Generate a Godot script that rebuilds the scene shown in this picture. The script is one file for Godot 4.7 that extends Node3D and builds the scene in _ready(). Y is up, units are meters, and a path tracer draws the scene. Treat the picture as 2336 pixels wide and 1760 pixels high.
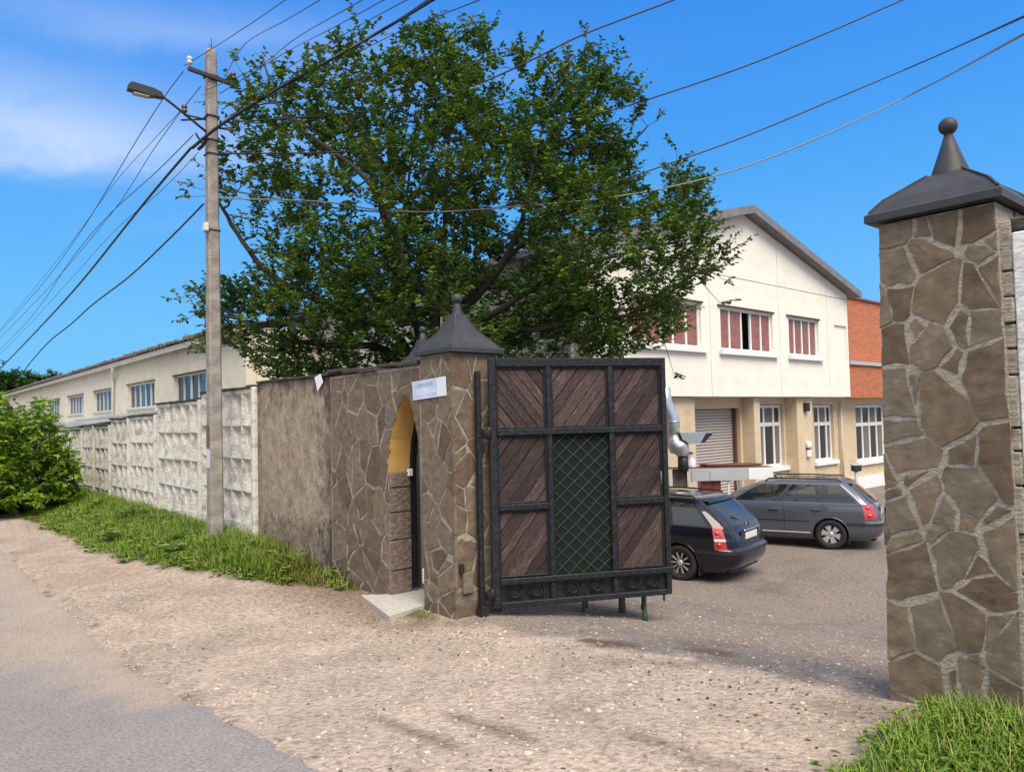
extends Node3D
# Gateway of a small factory: stone pillars, open gate leaf, concrete fence, pole, tree, yard with two cars.

const EYE := 1.65
const FOCAL := 1700.0          # in photograph pixels (2336 x 1760)
const PITCH := 2.4
const ROLL := -1.3
var rng := RandomNumberGenerator.new()
var taken := {}
var base_of := {}
var M := {}
var cam_basis := Basis()
var WALL := Transform3D()      # x along the street wall (to the right), y up, z towards the street
var FAC := Transform3D()       # x along the yard facade, z out of the facade
var n1 := FastNoiseLite.new()
var n2 := FastNoiseLite.new()

func _ready():
	rng.seed = 7
	n1.seed = 3; n1.frequency = 0.35; n1.fractal_octaves = 4
	n2.seed = 9; n2.frequency = 1.6; n2.fractal_octaves = 3
	WALL = Transform3D(Basis(Vector3(0.6494, 0, 0.7604), Vector3.UP, Vector3(-0.7604, 0, 0.6494)), Vector3(-0.645, 0, -8.0))
	FAC = Transform3D(Basis(Vector3(0.7431, 0, -0.6691), Vector3.UP, Vector3(0.6691, 0, 0.7431)), Vector3(12.22, 0, -27.3))
	make_camera()
	make_light()
	make_materials()
	make_ground()
	make_left_building()
	make_yard_building()
	make_fence()
	make_stone_wall()
	make_pillars()
	make_white_wall()
	make_gate()
	make_door()
	make_pole()
	make_wires()
	make_yard_things()
	make_cars()
	make_bench()
	make_trees()
	make_grass()

# ------------------------------------------------------------------ camera and light
func make_camera():
	var c = Camera3D.new()
	c.name = "camera"
	c.fov = rad_to_deg(2.0 * atan(880.0 / FOCAL))
	c.near = 0.05
	c.far = 900.0
	c.position = Vector3(0, EYE, 0)
	c.rotation_degrees = Vector3(PITCH, 0, ROLL)
	add_child(c)
	cam_basis = c.transform.basis

func make_light():
	var env = Environment.new()
	env.background_mode = Environment.BG_SKY
	var sky = Sky.new()
	var sm = PanoramaSkyMaterial.new()
	sm.panorama = sky_picture()
	sky.sky_material = sm
	env.sky = sky
	env.background_energy_multiplier = 1.0
	env.tonemap_mode = Environment.TONE_MAPPER_LINEAR
	env.tonemap_exposure = 3.5
	env.sdfgi_enabled = true
	env.ssao_enabled = true
	env.ssil_enabled = true
	var we = WorldEnvironment.new()
	we.name = "world_environment"
	we.environment = env
	add_child(we)
	var sun = DirectionalLight3D.new()
	sun.name = "sun"
	sun.light_energy = 0.5
	sun.light_color = Color(1.0, 0.95, 0.875)
	sun.light_angular_distance = 42.0
	sun.shadow_enabled = true
	add_child(sun)
	var az = Vector3(0.32, 0, 0.95).normalized()
	var el = deg_to_rad(56)
	var to_sun = az * cos(el) + Vector3.UP * sin(el)
	sun.look_at_from_position(to_sun * 100.0, Vector3.ZERO)

func sky_picture():
	var w = 1024
	var h = 512
	var im = Image.create(w, h, false, Image.FORMAT_RGBF)
	var a = FastNoiseLite.new()
	a.seed = 21; a.frequency = 1.0; a.fractal_octaves = 5
	a.domain_warp_enabled = true; a.domain_warp_amplitude = 0.5; a.domain_warp_frequency = 0.9
	for j in h:
		var el = (0.5 - (j + 0.5) / h) * PI
		var y = sin(el)
		var t = clamp(y, 0.0, 1.0)
		# deep blue overhead, paler low down
		var col = Vector3(0.125, 0.375, 0.63).lerp(Vector3(0.050, 0.245, 0.60), smoothstep(0.0, 0.38, t)).lerp(Vector3(0.024, 0.155, 0.53), smoothstep(0.22, 0.62, t)).lerp(Vector3(0.015, 0.10, 0.42), smoothstep(0.5, 1.0, t))
		if y < 0.0:
			col = Vector3(0.20, 0.17, 0.14)
		for i in w:
			var c = col
			if y > 0.0:
				var az = wrapf((i + 0.5) / w * TAU, -PI, PI)
				var dirv = Vector3(sin(az) * cos(el), y, -cos(az) * cos(el))
				# thin high cloud, drawn out sideways on a flat layer
				var p = dirv / (y + 0.12)
				var v = a.get_noise_3d(p.x * 0.30 + 4.1, p.z * 0.9 + 1.7, 0.0)
				var d = smoothstep(-0.38, 0.22, v)
				# a broad band of it to the left of the pole
				var vv = a.get_noise_3d(p.x * 0.6, p.z * 2.5, 7.0)
				var wob = 0.03 * vv
				var b = exp(-pow((az + 0.62) / 0.34, 2.0)) * exp(-pow((el - 0.345 + 1.6 * wob) / 0.055, 2.0)) * 0.60
				var b2 = exp(-pow((az + 0.36) / 0.30, 2.0)) * exp(-pow((el - 0.45 + 1.5 * wob) / 0.045, 2.0)) * 0.36
				d = clamp(d * 0.9 * max(max(smoothstep(0.62, 0.85, az), smoothstep(-0.75, -1.3, az)), smoothstep(0.62, 0.95, el)) + max(b, b2) * (0.88 + 1.0 * vv), 0.0, 0.92)
				d *= smoothstep(0.0, 0.12, y)
				c = c.lerp(Vector3(0.44, 0.52, 0.66).lerp(Vector3(0.98, 0.96, 0.93), smoothstep(1.0, 1.8, abs(az))), d * 0.9)
			c *= 0.455
			im.set_pixel(i, j, Color(c.x, c.y, c.z))
	return ImageTexture.create_from_image(im)

# ------------------------------------------------------------------ helpers
func px(u, v, depth):          # photograph pixel at a known depth -> world
	var r = cam_basis * Vector3((u - 1168.0) / FOCAL, -(v - 880.0) / FOCAL, -1.0)
	return r * (depth / -r.z) + Vector3(0, EYE, 0)

func W(x, y, z): return WALL * Vector3(x, y, z)
func wx(p): return WALL.affine_inverse() * p

func lin(r, g, b): return Color(r, g, b).linear_to_srgb()

func numbered(n):
	if not taken.has(n):
		taken[n] = 0
		return n
	taken[n] += 1
	return "%s_%03d" % [n, taken[n]]

func thing(called, label, category, frame = Transform3D(), base = Vector3.ZERO, group = ""):
	var o = Node3D.new()
	o.name = numbered(called)
	o.transform = frame * Transform3D(Basis(), base)
	o.set_meta("label", label)
	o.set_meta("category", category)
	o.set_meta("kind", "thing")
	if group != "":
		o.set_meta("group", group)
	add_child(o)
	base_of[o] = base
	return o

func sub(called, parent):      # a part that only holds pieces
	var o = Node3D.new()
	o.name = called
	o.position = -base_of.get(parent, Vector3.ZERO)
	parent.add_child(o, true)
	return o

func mesh_part(called, mesh, m, parent):
	var o = MeshInstance3D.new()
	o.name = called
	o.mesh = mesh
	o.material_override = m
	o.position = -base_of.get(parent, Vector3.ZERO)
	parent.add_child(o, true)
	return o

func part(called, st, m, parent):
	st.generate_normals()
	return mesh_part(called, st.commit(), m, parent)

func structure(called, st, m, tangents = false):
	st.generate_normals()
	var o = MeshInstance3D.new()
	o.name = numbered(called)
	o.mesh = st.commit()
	o.material_override = m
	o.set_meta("kind", "structure")
	add_child(o)
	return o

func stuff(called, label, category, mm, m, parent = null):
	var o = MultiMeshInstance3D.new()
	o.multimesh = mm
	o.material_override = m
	o.set_meta("kind", "stuff")
	if parent == null:
		o.name = numbered(called)
		o.set_meta("label", label)
		o.set_meta("category", category)
		add_child(o)
	else:
		o.name = called
		o.position = -base_of.get(parent, Vector3.ZERO)
		parent.add_child(o, true)
	return o

func S(smooth = false):
	var st = SurfaceTool.new()
	st.begin(Mesh.PRIMITIVE_TRIANGLES)
	st.set_smooth_group(0 if smooth else -1)
	return st

func tri(st, a, b, c):         # counter-clockwise seen from outside
	st.add_vertex(a); st.add_vertex(c); st.add_vertex(b)

func quad(st, a, b, c, d):
	tri(st, a, b, c); tri(st, a, c, d)

func otri(st, o, a, b, c):     # faces away from o
	if (b - a).cross(c - a).dot((a + b + c) / 3.0 - o) >= 0.0:
		tri(st, a, b, c)
	else:
		tri(st, a, c, b)

func oquad(st, o, a, b, c, d):
	if (b - a).cross(c - a).dot((a + b + c + d) / 4.0 - o) >= 0.0:
		quad(st, a, b, c, d)
	else:
		quad(st, a, d, c, b)

func box(st, lo, hi, T = Transform3D(), ch = 0.0):
	# axis box between two corners, edges chamfered by ch
	var ctr = (lo + hi) * 0.5
	var h = (hi - lo).abs() * 0.5
	var o = T * ctr
	ch = min(ch, min(h.x, min(h.y, h.z)) * 0.6)
	var cp = func(s, ax):
		var v = Vector3(s.x * (h.x - ch), s.y * (h.y - ch), s.z * (h.z - ch))
		v[ax] = s[ax] * h[ax]
		return T * (ctr + v)
	for ax in 3:
		var u = (ax + 1) % 3
		var w = (ax + 2) % 3
		for sg in [-1.0, 1.0]:
			var pts = []
			for uv in [[-1, -1], [1, -1], [1, 1], [-1, 1]]:
				var s = Vector3()
				s[ax] = sg; s[u] = uv[0]; s[w] = uv[1]
				pts.append(cp.call(s, ax))
			oquad(st, o, pts[0], pts[1], pts[2], pts[3])
		if ch > 0.0:
			for su in [-1.0, 1.0]:
				for sw in [-1.0, 1.0]:
					var s0 = Vector3(); s0[ax] = -1; s0[u] = su; s0[w] = sw
					var s1 = s0; s1[ax] = 1
					oquad(st, o, cp.call(s0, u), cp.call(s0, w), cp.call(s1, w), cp.call(s1, u))
	if ch > 0.0:
		for sx in [-1.0, 1.0]:
			for sy in [-1.0, 1.0]:
				for sz in [-1.0, 1.0]:
					var s = Vector3(sx, sy, sz)
					otri(st, o, cp.call(s, 0), cp.call(s, 1), cp.call(s, 2))

func bar(st, a, b, wx_, wy_, ch = 0.0, up = Vector3.UP):   # box section along a-b
	var d = (b - a)
	var l = d.length()
	var z = d / l
	if abs(z.dot(up)) > 0.98:
		up = Vector3.RIGHT
	var x = up.cross(z).normalized()
	var y = z.cross(x)
	box(st, Vector3(-wx_ / 2, -wy_ / 2, 0), Vector3(wx_ / 2, wy_ / 2, l), Transform3D(Basis(x, y, z), a), ch)

func tube(st, pts, rad, n = 8, caps = true):
	var k = pts.size()
	var rings = []
	var up = Vector3.UP
	for i in k:
		var d = (pts[min(i + 1, k - 1)] - pts[max(i - 1, 0)]).normalized()
		var x = up.cross(d)
		if x.length() < 0.05:
			x = Vector3.RIGHT.cross(d)
		x = x.normalized()
		var y = d.cross(x)
		up = y
		var r = rad[i] if rad is Array or rad is PackedFloat32Array else rad
		var ring = []
		for j in n:
			var a = TAU * j / n
			ring.append(pts[i] + (x * cos(a) + y * sin(a)) * r)
		rings.append(ring)
	for i in k - 1:
		for j in n:
			var j2 = (j + 1) % n
			quad(st, rings[i][j], rings[i][j2], rings[i + 1][j2], rings[i + 1][j])
	if caps:
		for j in n:
			tri(st, pts[0], rings[0][(j + 1) % n], rings[0][j])
			tri(st, pts[k - 1], rings[k - 1][j], rings[k - 1][(j + 1) % n])

func lathe(st, prof, n, T = Transform3D(), turn = 0.0):    # profile of (radius, height) upwards
	for i in prof.size() - 1:
		for j in n:
			var a0 = TAU * j / n + turn
			var a1 = TAU * (j + 1) / n + turn
			var p = prof[i]
			var q = prof[i + 1]
			var A = T * Vector3(p.x * cos(a0), p.y, p.x * sin(a0))
			var B = T * Vector3(p.x * cos(a1), p.y, p.x * sin(a1))
			var C = T * Vector3(q.x * cos(a1), q.y, q.x * sin(a1))
			var D = T * Vector3(q.x * cos(a0), q.y, q.x * sin(a0))
			if p.x > 0.0001: tri(st, A, C, B)
			if q.x > 0.0001: tri(st, A, D, C)

func ball(st, c, r, n = 12, squash = 1.0):
	var prof = []
	for i in n + 1:
		var a = -PI / 2 + PI * i / n
		prof.append(Vector2(max(0.0, cos(a) * r), sin(a) * r * squash))
	lathe(st, prof, n * 2, Transform3D(Basis(), c))

func prism(st, poly, z0, z1, T = Transform3D()):           # extruded polygon (x, y), z0 back, z1 front
	if Geometry2D.is_polygon_clockwise(poly):
		poly = poly.duplicate()
		poly.reverse()
	var ix = Geometry2D.triangulate_polygon(poly)
	var v = func(p, z): return T * Vector3(p.x, p.y, z)
	for i in range(0, ix.size(), 3):
		var a = poly[ix[i]]
		var b = poly[ix[i + 1]]
		var c = poly[ix[i + 2]]
		if (b - a).cross(c - a) < 0.0:
			var t = b
			b = c
			c = t
		tri(st, v.call(a, z1), v.call(b, z1), v.call(c, z1))
		tri(st, v.call(a, z0), v.call(c, z0), v.call(b, z0))
	for i in poly.size():
		var a = poly[i]
		var b = poly[(i + 1) % poly.size()]
		quad(st, v.call(a, z0), v.call(b, z0), v.call(b, z1), v.call(a, z1))

func clip_half(poly, m, d):    # keeps the side where (p - m).d <= 0
	var out = PackedVector2Array()
	var n = poly.size()
	for i in n:
		var a = poly[i]
		var b = poly[(i + 1) % n]
		var da = (a - m).dot(d)
		var db = (b - m).dot(d)
		if da <= 0.0: out.append(a)
		if (da < 0.0 and db > 0.0) or (da > 0.0 and db < 0.0):
			out.append(a.lerp(b, da / (da - db)))
	return out

func cells(lo, hi, sites, gap, stretch = Vector2.ONE, wts = []):     # flagstone outlines
	var out = []
	for i in sites.size():
		var poly = PackedVector2Array([lo, Vector2(hi.x, lo.y), hi, Vector2(lo.x, hi.y)])
		for j in sites.size():
			if i == j: continue
			var d = (sites[j] - sites[i]) * stretch
			if d.length() > 2.2: continue
			d = (d * stretch)
			var h = fmod(abs(sin((sites[i] + sites[j]).dot(Vector2(12.9, 78.2))) * 43758.5), 1.0)
			var dn = d.normalized()
			var wd = clamp((wts[i] - wts[j]) * 0.5, -0.42 * d.length(), 0.42 * d.length()) if wts.size() > 0 else 0.0
			poly = clip_half(poly, (sites[i] + sites[j]) * 0.5 + dn * wd - dn * gap * (0.12 + 1.25 * h * h), dn)
			if poly.size() < 3: break
		if poly.size() >= 3:
			out.append(poly)
	return out

func area(poly):
	var s = 0.0
	for i in poly.size():
		s += poly[i].cross(poly[(i + 1) % poly.size()])
	return abs(s) * 0.5

func stone(st, poly, z0, z1, T, r):
	# one flag with a ragged outline, chipped arris and slightly uneven face
	if Geometry2D.is_polygon_clockwise(poly):
		poly = poly.duplicate()
		poly.reverse()
	var rag = PackedVector2Array()
	for i in poly.size():
		var a = poly[i]
		var b = poly[(i + 1) % poly.size()]
		rag.append(a)
		var l = a.distance_to(b)
		if l > 0.07:
			var n = (b - a).normalized().orthogonal()
			for k in ([0.5] if l < 0.2 else [0.3, 0.68]):
				rag.append(a.lerp(b, k + r.randf_range(-0.08, 0.08)) + n * r.randf_range(-0.011, 0.004) * clamp(l * 6.0, 0.3, 1.0) * (1.0 if n.dot((a + b) * 0.5 - poly[(i + 2) % poly.size()]) > 0.0 else -1.0))
	poly = rag
	var c = Vector2.ZERO
	for p in poly: c += p
	c /= poly.size()
	var n2_ = poly.size()
	var tilt = Vector2(r.randf_range(-0.02, 0.02), r.randf_range(-0.02, 0.02))
	var front = []
	for p in poly:
		var q = c + (p - c) * (1.0 - r.randf_range(0.003, 0.011) / max(0.03, (p - c).length()))
		front.append(T * Vector3(q.x, q.y, z1 + tilt.dot(q - c) + r.randf_range(-0.002, 0.002)))
	var mid = T * Vector3(c.x + r.randf_range(-0.02, 0.02), c.y + r.randf_range(-0.02, 0.02), z1 + r.randf_range(-0.002, 0.005))
	for i in n2_:
		var k = (i + 1) % n2_
		quad(st, T * Vector3(poly[i].x, poly[i].y, z0), T * Vector3(poly[k].x, poly[k].y, z0), front[k], front[i])
		tri(st, mid, front[i], front[k])

func stones_on(parent, lo, hi, count, T, rs, mats, proud, clip = null, minarea = 0.0025):
	var r = RandomNumberGenerator.new()
	r.seed = rs
	var sites = []
	var tries = 0
	while sites.size() < count and tries < 4000:
		tries += 1
		var p = Vector2(r.randf_range(lo.x, hi.x), r.randf_range(lo.y, hi.y))
		var ok = true
		var lim = 0.62 * sqrt((hi.x - lo.x) * (hi.y - lo.y) / count) * r.randf_range(0.25, 1.2)
		for q in sites:
			if p.distance_to(q) < lim:
				ok = false
				break
		if ok: sites.append(p)
	var wts = []
	for q in sites: wts.append(r.randf_range(-0.09, 0.09))
	for poly in cells(lo, hi, sites, 0.0095, Vector2(1.0, r.randf_range(0.72, 0.85)), wts):
		var polys = [poly]
		if clip != null:
			polys = Geometry2D.intersect_polygons(poly, clip)
		for pl in polys:
			if pl.size() < 3 or area(pl) < minarea: continue
			var st = S()
			stone(st, pl, -0.02, proud + r.randf_range(-0.003, 0.005), T, r)
			part("stone", st, mats[r.randi() % mats.size()], parent)

# ------------------------------------------------------------------ materials
func ntex(sd, freq, cols, offs = [], size = 512, octaves = 5, kind = FastNoiseLite.TYPE_SIMPLEX_SMOOTH):
	var t = NoiseTexture2D.new()
	t.width = size
	t.height = size
	t.seamless = true
	t.generate_mipmaps = false
	var n = FastNoiseLite.new()
	n.seed = sd
	n.noise_type = kind
	n.frequency = freq
	n.fractal_octaves = octaves
	n.fractal_gain = 0.6
	t.noise = n
	if cols.size() > 0:
		var g = Gradient.new()
		var o = PackedFloat32Array()
		var c = PackedColorArray()
		for i in cols.size():
			o.append(offs[i] if offs.size() > i else float(i) / (cols.size() - 1))
			c.append(cols[i])
		g.offsets = o
		g.colors = c
		t.color_ramp = g
	return t

func nmap(sd, freq, strength, size = 512, octaves = 5):
	var t = ntex(sd, freq, [], [], size, octaves)
	t.as_normal_map = true
	t.bump_strength = strength
	return t

func solid(c, rough = 0.8, metal = 0.0, spec = 0.5):
	var m = StandardMaterial3D.new()
	m.albedo_color = c
	m.roughness = rough
	m.metallic = metal
	m.metallic_specular = spec
	return m

func tri_mat(tex, rough, scale, normal = null, nstr = 1.0, tint = Color.WHITE):
	var m = StandardMaterial3D.new()
	m.albedo_color = tint
	m.albedo_texture = tex
	m.roughness = rough
	m.metallic_specular = 0.35
	m.uv1_triplanar = true
	m.uv1_world_triplanar = true
	m.uv1_scale = Vector3.ONE * scale
	if normal != null:
		m.normal_enabled = true
		m.normal_texture = normal
		m.normal_scale = nstr
	return m

func make_materials():
	var rough_n = nmap(11, 0.02, 6.0)
	var fine_n = nmap(12, 0.06, 5.0)
	M.rough_n = rough_n
	M.fine_n = fine_n
	# flagstones: four tones of brown sandstone
	M.stones = []
	var tones = [Vector3(0.165, 0.122, 0.082), Vector3(0.140, 0.103, 0.070), Vector3(0.180, 0.138, 0.096), Vector3(0.128, 0.090, 0.060), Vector3(0.160, 0.127, 0.092)]
	for i in tones.size():
		var c = tones[i]
		var t = ntex(30 + i, 0.012, [lin(c.x * 0.5, c.y * 0.48, c.z * 0.46), lin(c.x * 0.9, c.y * 0.9, c.z * 0.9), lin(c.x * 1.1, c.y * 1.1, c.z * 1.12), lin(c.x * 1.9, c.y * 1.95, c.z * 2.1)], [0.0, 0.38, 0.68, 1.0], 512, 7)
		M.stones.append(tri_mat(t, 0.85, 1.3, rough_n, 0.35))
	M.jamb = tri_mat(ntex(40, 0.02, [lin(0.07, 0.05, 0.045), lin(0.19, 0.14, 0.12), lin(0.30, 0.23, 0.2)]), 0.85, 1.4, rough_n, 1.6)
	M.mortar = tri_mat(ntex(41, 0.03, [lin(0.14, 0.118, 0.09), lin(0.31, 0.275, 0.22), lin(0.44, 0.40, 0.335)]), 0.95, 1.5, fine_n, 1.0)
	M.plinth_slab = tri_mat(ntex(42, 0.02, [lin(0.30, 0.28, 0.25), lin(0.42, 0.40, 0.36), lin(0.5, 0.48, 0.43)]), 0.9, 1.2, fine_n, 0.6)
	M.cap = tri_mat(ntex(43, 0.008, [lin(0.030, 0.031, 0.035), lin(0.040, 0.041, 0.046), lin(0.062, 0.062, 0.066)]), 0.5, 1.0, rough_n, 0.12)
	M.coping = tri_mat(ntex(44, 0.02, [lin(0.02, 0.018, 0.015), lin(0.06, 0.052, 0.043), lin(0.13, 0.115, 0.09)]), 0.9, 1.5, rough_n, 1.0)
	M.yellow = tri_mat(ntex(45, 0.01, [lin(0.46, 0.27, 0.07), lin(0.54, 0.33, 0.10), lin(0.58, 0.37, 0.13)]), 0.85, 1.0, fine_n, 0.3)
	# whitewashed cast concrete
	M.fence = tri_mat(ntex(46, 0.007, [lin(0.15, 0.125, 0.095), lin(0.44, 0.40, 0.335), lin(0.64, 0.595, 0.52), lin(0.71, 0.67, 0.60)], [0.0, 0.34, 0.55, 1.0], 1024, 7), 0.92, 0.45, fine_n, 0.9)
	M.fence_post = tri_mat(ntex(47, 0.01, [lin(0.26, 0.23, 0.19), lin(0.60, 0.57, 0.51), lin(0.70, 0.67, 0.62)], [0.0, 0.4, 1.0]), 0.92, 0.8, fine_n, 0.8)
	M.pole = tri_mat(ntex(48, 0.008, [lin(0.17, 0.15, 0.13), lin(0.27, 0.245, 0.215), lin(0.36, 0.33, 0.295)]), 0.9, 0.8, fine_n, 0.7)
	M.white_wall = tri_mat(ntex(49, 0.01, [lin(0.28, 0.25, 0.2), lin(0.62, 0.61, 0.58), lin(0.72, 0.71, 0.69)], [0.0, 0.33, 1.0]), 0.9, 0.9, rough_n, 1.0)
	# gate
	M.gate = tri_mat(ntex(50, 0.02, [lin(0.009, 0.010, 0.012), lin(0.017, 0.018, 0.022), lin(0.045, 0.045, 0.047)]), 0.45, 1.5, rough_n, 0.25)
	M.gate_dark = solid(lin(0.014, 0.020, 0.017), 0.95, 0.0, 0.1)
	M.chain = solid(lin(0.11, 0.105, 0.095), 0.5, 0.3)
	M.planks = []
	for i in 4:
		var k = [1.0, 0.62, 1.45, 0.85][i]
		var t = ntex(54 + i, 0.02, [lin(0.014 * k, 0.009 * k, 0.008 * k), lin(0.036 * k, 0.022 * k, 0.020 * k), lin(0.056 * k, 0.035 * k, 0.032 * k), lin(0.22 * k, 0.165 * k, 0.15 * k)], [0.0, 0.35, 0.72, 1.0], 512, 7)
		var m = StandardMaterial3D.new()
		m.albedo_texture = t
		m.roughness = 0.6
		m.metallic_specular = 0.4
		m.uv1_scale = Vector3(0.35, 5.0, 1)
		m.normal_enabled = true
		m.normal_texture = fine_n
		m.normal_scale = 0.7
		M.planks.append(m)
	# buildings
	M.cream = tri_mat(ntex(60, 0.006, [lin(0.70, 0.645, 0.56), lin(0.77, 0.72, 0.635), lin(0.80, 0.75, 0.665)]), 0.85, 0.35, fine_n, 0.12)
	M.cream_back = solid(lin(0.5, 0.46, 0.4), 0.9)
	M.beige = tri_mat(ntex(61, 0.008, [lin(0.46, 0.36, 0.235), lin(0.56, 0.45, 0.31), lin(0.60, 0.485, 0.345)]), 0.88, 0.5, fine_n, 0.2)
	M.old_wall = tri_mat(ntex(62, 0.006, [lin(0.54, 0.485, 0.37), lin(0.64, 0.585, 0.455), lin(0.68, 0.625, 0.49)], [0.0, 0.4, 1.0], 512, 6), 0.9, 0.25, fine_n, 0.2)
	M.roof_grey = tri_mat(ntex(63, 0.01, [lin(0.11, 0.11, 0.115), lin(0.165, 0.165, 0.175), lin(0.21, 0.21, 0.22)]), 0.6, 0.5)
	M.roof_old = tri_mat(ntex(64, 0.015, [lin(0.05, 0.042, 0.038), lin(0.13, 0.11, 0.10), lin(0.24, 0.2, 0.18)]), 0.9, 0.5)
	M.fascia = tri_mat(ntex(65, 0.01, [lin(0.28, 0.26, 0.22), lin(0.46, 0.43, 0.37), lin(0.55, 0.52, 0.46)]), 0.8, 0.5)
	M.brick = brick_mat()
	M.white = solid(lin(0.72, 0.72, 0.70), 0.5)
	M.white_dull = solid(lin(0.58, 0.57, 0.54), 0.7)
	M.light_grey = solid(lin(0.38, 0.39, 0.41), 0.6)
	M.glass_dark = solid(lin(0.020, 0.024, 0.028), 0.06, 0.0, 0.6)
	M.glass_blue = solid(lin(0.03, 0.042, 0.065), 0.2, 0.0, 0.3)
	M.curtain = solid(lin(0.16, 0.14, 0.12), 0.9)
	M.red_film = tri_mat(ntex(66, 0.008, [lin(0.17, 0.062, 0.050), lin(0.25, 0.095, 0.080), lin(0.30, 0.13, 0.11)]), 0.1, 0.6)
	M.black = solid(lin(0.012, 0.012, 0.013), 0.6)
	M.shutter = solid(lin(0.46, 0.41, 0.38), 0.55)
	M.zinc = tri_mat(ntex(67, 0.02, [lin(0.38, 0.40, 0.43), lin(0.52, 0.54, 0.57), lin(0.60, 0.62, 0.65)]), 0.32, 1.5)
	M.zinc.metallic = 0.75
	M.steel_dark = solid(lin(0.03, 0.028, 0.027), 0.5, 0.3)
	M.rust = solid(lin(0.12, 0.05, 0.03), 0.8)
	M.red_paint = solid(lin(0.22, 0.03, 0.02), 0.45)
	M.cable = solid(lin(0.012, 0.012, 0.014), 0.55)
	M.wire = solid(lin(0.05, 0.05, 0.055), 0.5)
	M.wire_light = solid(lin(0.16, 0.165, 0.155), 0.45)
	M.porcelain = solid(lin(0.55, 0.53, 0.5), 0.2)
	M.porcelain_brown = solid(lin(0.10, 0.04, 0.02), 0.2)
	M.paper = solid(lin(0.72, 0.73, 0.78), 0.7)
	M.bench_green = solid(lin(0.03, 0.055, 0.038), 0.5)
	M.wood_grey = tri_mat(ntex(68, 0.02, [lin(0.10, 0.075, 0.055), lin(0.2, 0.155, 0.12)]), 0.8, 2.0)
	M.bark = tri_mat(ntex(69, 0.03, [lin(0.018, 0.014, 0.011), lin(0.05, 0.041, 0.032), lin(0.10, 0.085, 0.068)]), 0.95, 2.0, rough_n, 1.5)
	M.twig = solid(lin(0.045, 0.038, 0.026), 0.9)
	M.leaf = leaf_mat(0.42)
	M.grass = leaf_mat(0.40)
	M.soil = tri_mat(ntex(70, 0.03, [lin(0.03, 0.022, 0.015), lin(0.08, 0.058, 0.04), lin(0.14, 0.10, 0.07)]), 1.0, 1.5)
	M.plaster_wall = stained_wall()
	M.dock = []
	for c in [Vector3(0.035, 0.09, 0.02), Vector3(0.05, 0.12, 0.025), Vector3(0.11, 0.21, 0.04), Vector3(0.17, 0.24, 0.05)]:
		var dm = leaf_mat(0.45)
		dm.vertex_color_use_as_albedo = false
		dm.albedo_color = lin(c.x, c.y, c.z)
		M.dock.append(dm)

func leaf_mat(rough):
	var m = StandardMaterial3D.new()
	m.vertex_color_use_as_albedo = true
	m.roughness = rough
	m.metallic_specular = 0.35
	m.backlight_enabled = true
	m.backlight = lin(0.18, 0.27, 0.035)
	m.cull_mode = BaseMaterial3D.CULL_DISABLED
	return m

func brick_mat():          # far red brickwork: courses a few pixels high
	var im = Image.create(256, 256, false, Image.FORMAT_RGB8)
	var r = RandomNumberGenerator.new()
	r.seed = 5
	im.fill(lin(0.42, 0.22, 0.14))
	for row in 16:
		var shift = 16 if row % 2 == 1 else 0
		for k in 8:
			var v = r.randf_range(0.75, 1.2)
			var c = lin(0.38 * v, 0.098 * v, 0.034 * v)
			var x0 = k * 32 + shift
			for dx in 29:
				for dy in 13:
					im.set_pixel((x0 + dx) % 256, row * 16 + dy, c)
	var m = StandardMaterial3D.new()
	m.albedo_texture = ImageTexture.create_from_image(im)
	m.roughness = 0.9
	m.uv1_triplanar = true
	m.uv1_world_triplanar = false
	m.uv1_scale = Vector3(0.48, 0.83, 0.48)
	return m

func stained_wall():       # rendered panel: brown grime along the top and edges, patched darker foot, as in the photograph
	var w = 512
	var h = 512
	var im = Image.create(w, h, false, Image.FORMAT_RGB8)
	var a = FastNoiseLite.new()
	a.seed = 4; a.frequency = 0.012; a.fractal_octaves = 6; a.fractal_gain = 0.6
	var b = FastNoiseLite.new()
	b.seed = 8; b.frequency = 0.03; b.fractal_octaves = 3
	for j in h:
		var y = 1.0 - float(j) / h
		for i in w:
			var x = float(i) / w
			var n = a.get_noise_2d(i, j)
			var drip = b.get_noise_2d(i * 1.5, j * 0.25)
			var grain = a.get_noise_2d(i * 6.0 + 300, j * 6.0)
			var k = 0.66 + 0.30 * n + 0.30 * grain + 0.22 * b.get_noise_2d(i * 0.7, j * 0.5)
			if abs(a.get_noise_2d(i * 0.55 + 77, j * 0.55)) < 0.006 and n > -0.05: k -= 0.35
			# drips under the coping
			k -= 0.55 * smoothstep(0.86 + 0.12 * drip + 0.15 * n, 1.04, y)
			k -= 0.50 * smoothstep(0.80 + 0.2 * n, 1.0, x)
			k -= 0.35 * smoothstep(0.10 + 0.12 * n, 0.0, x)
			# darker patch of bare render low on the wall with a stepped outline
			var edge = 0.31 + 0.03 * (floor(x * 7.0 + n * 2.0) - floor(x * 7.0 + n * 2.0 - 0.5)) + 0.05 * n
			if y < edge and y > 0.07 + 0.1 * n and x > 0.08:
				k -= 0.28 + 0.25 * b.get_noise_2d(i * 1.5, j * 1.5)
			k = clamp(k, 0.0, 1.0)
			var c = Vector3(0.09, 0.068, 0.050).lerp(Vector3(0.42, 0.335, 0.25), k)
			im.set_pixel(i, j, lin(c.x, c.y, c.z))
	var m = StandardMaterial3D.new()
	m.albedo_texture = ImageTexture.create_from_image(im)
	m.roughness = 0.95
	m.metallic_specular = 0.3
	m.normal_enabled = true
	m.normal_texture = M.rough_n
	m.normal_scale = 0.4
	return m

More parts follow.
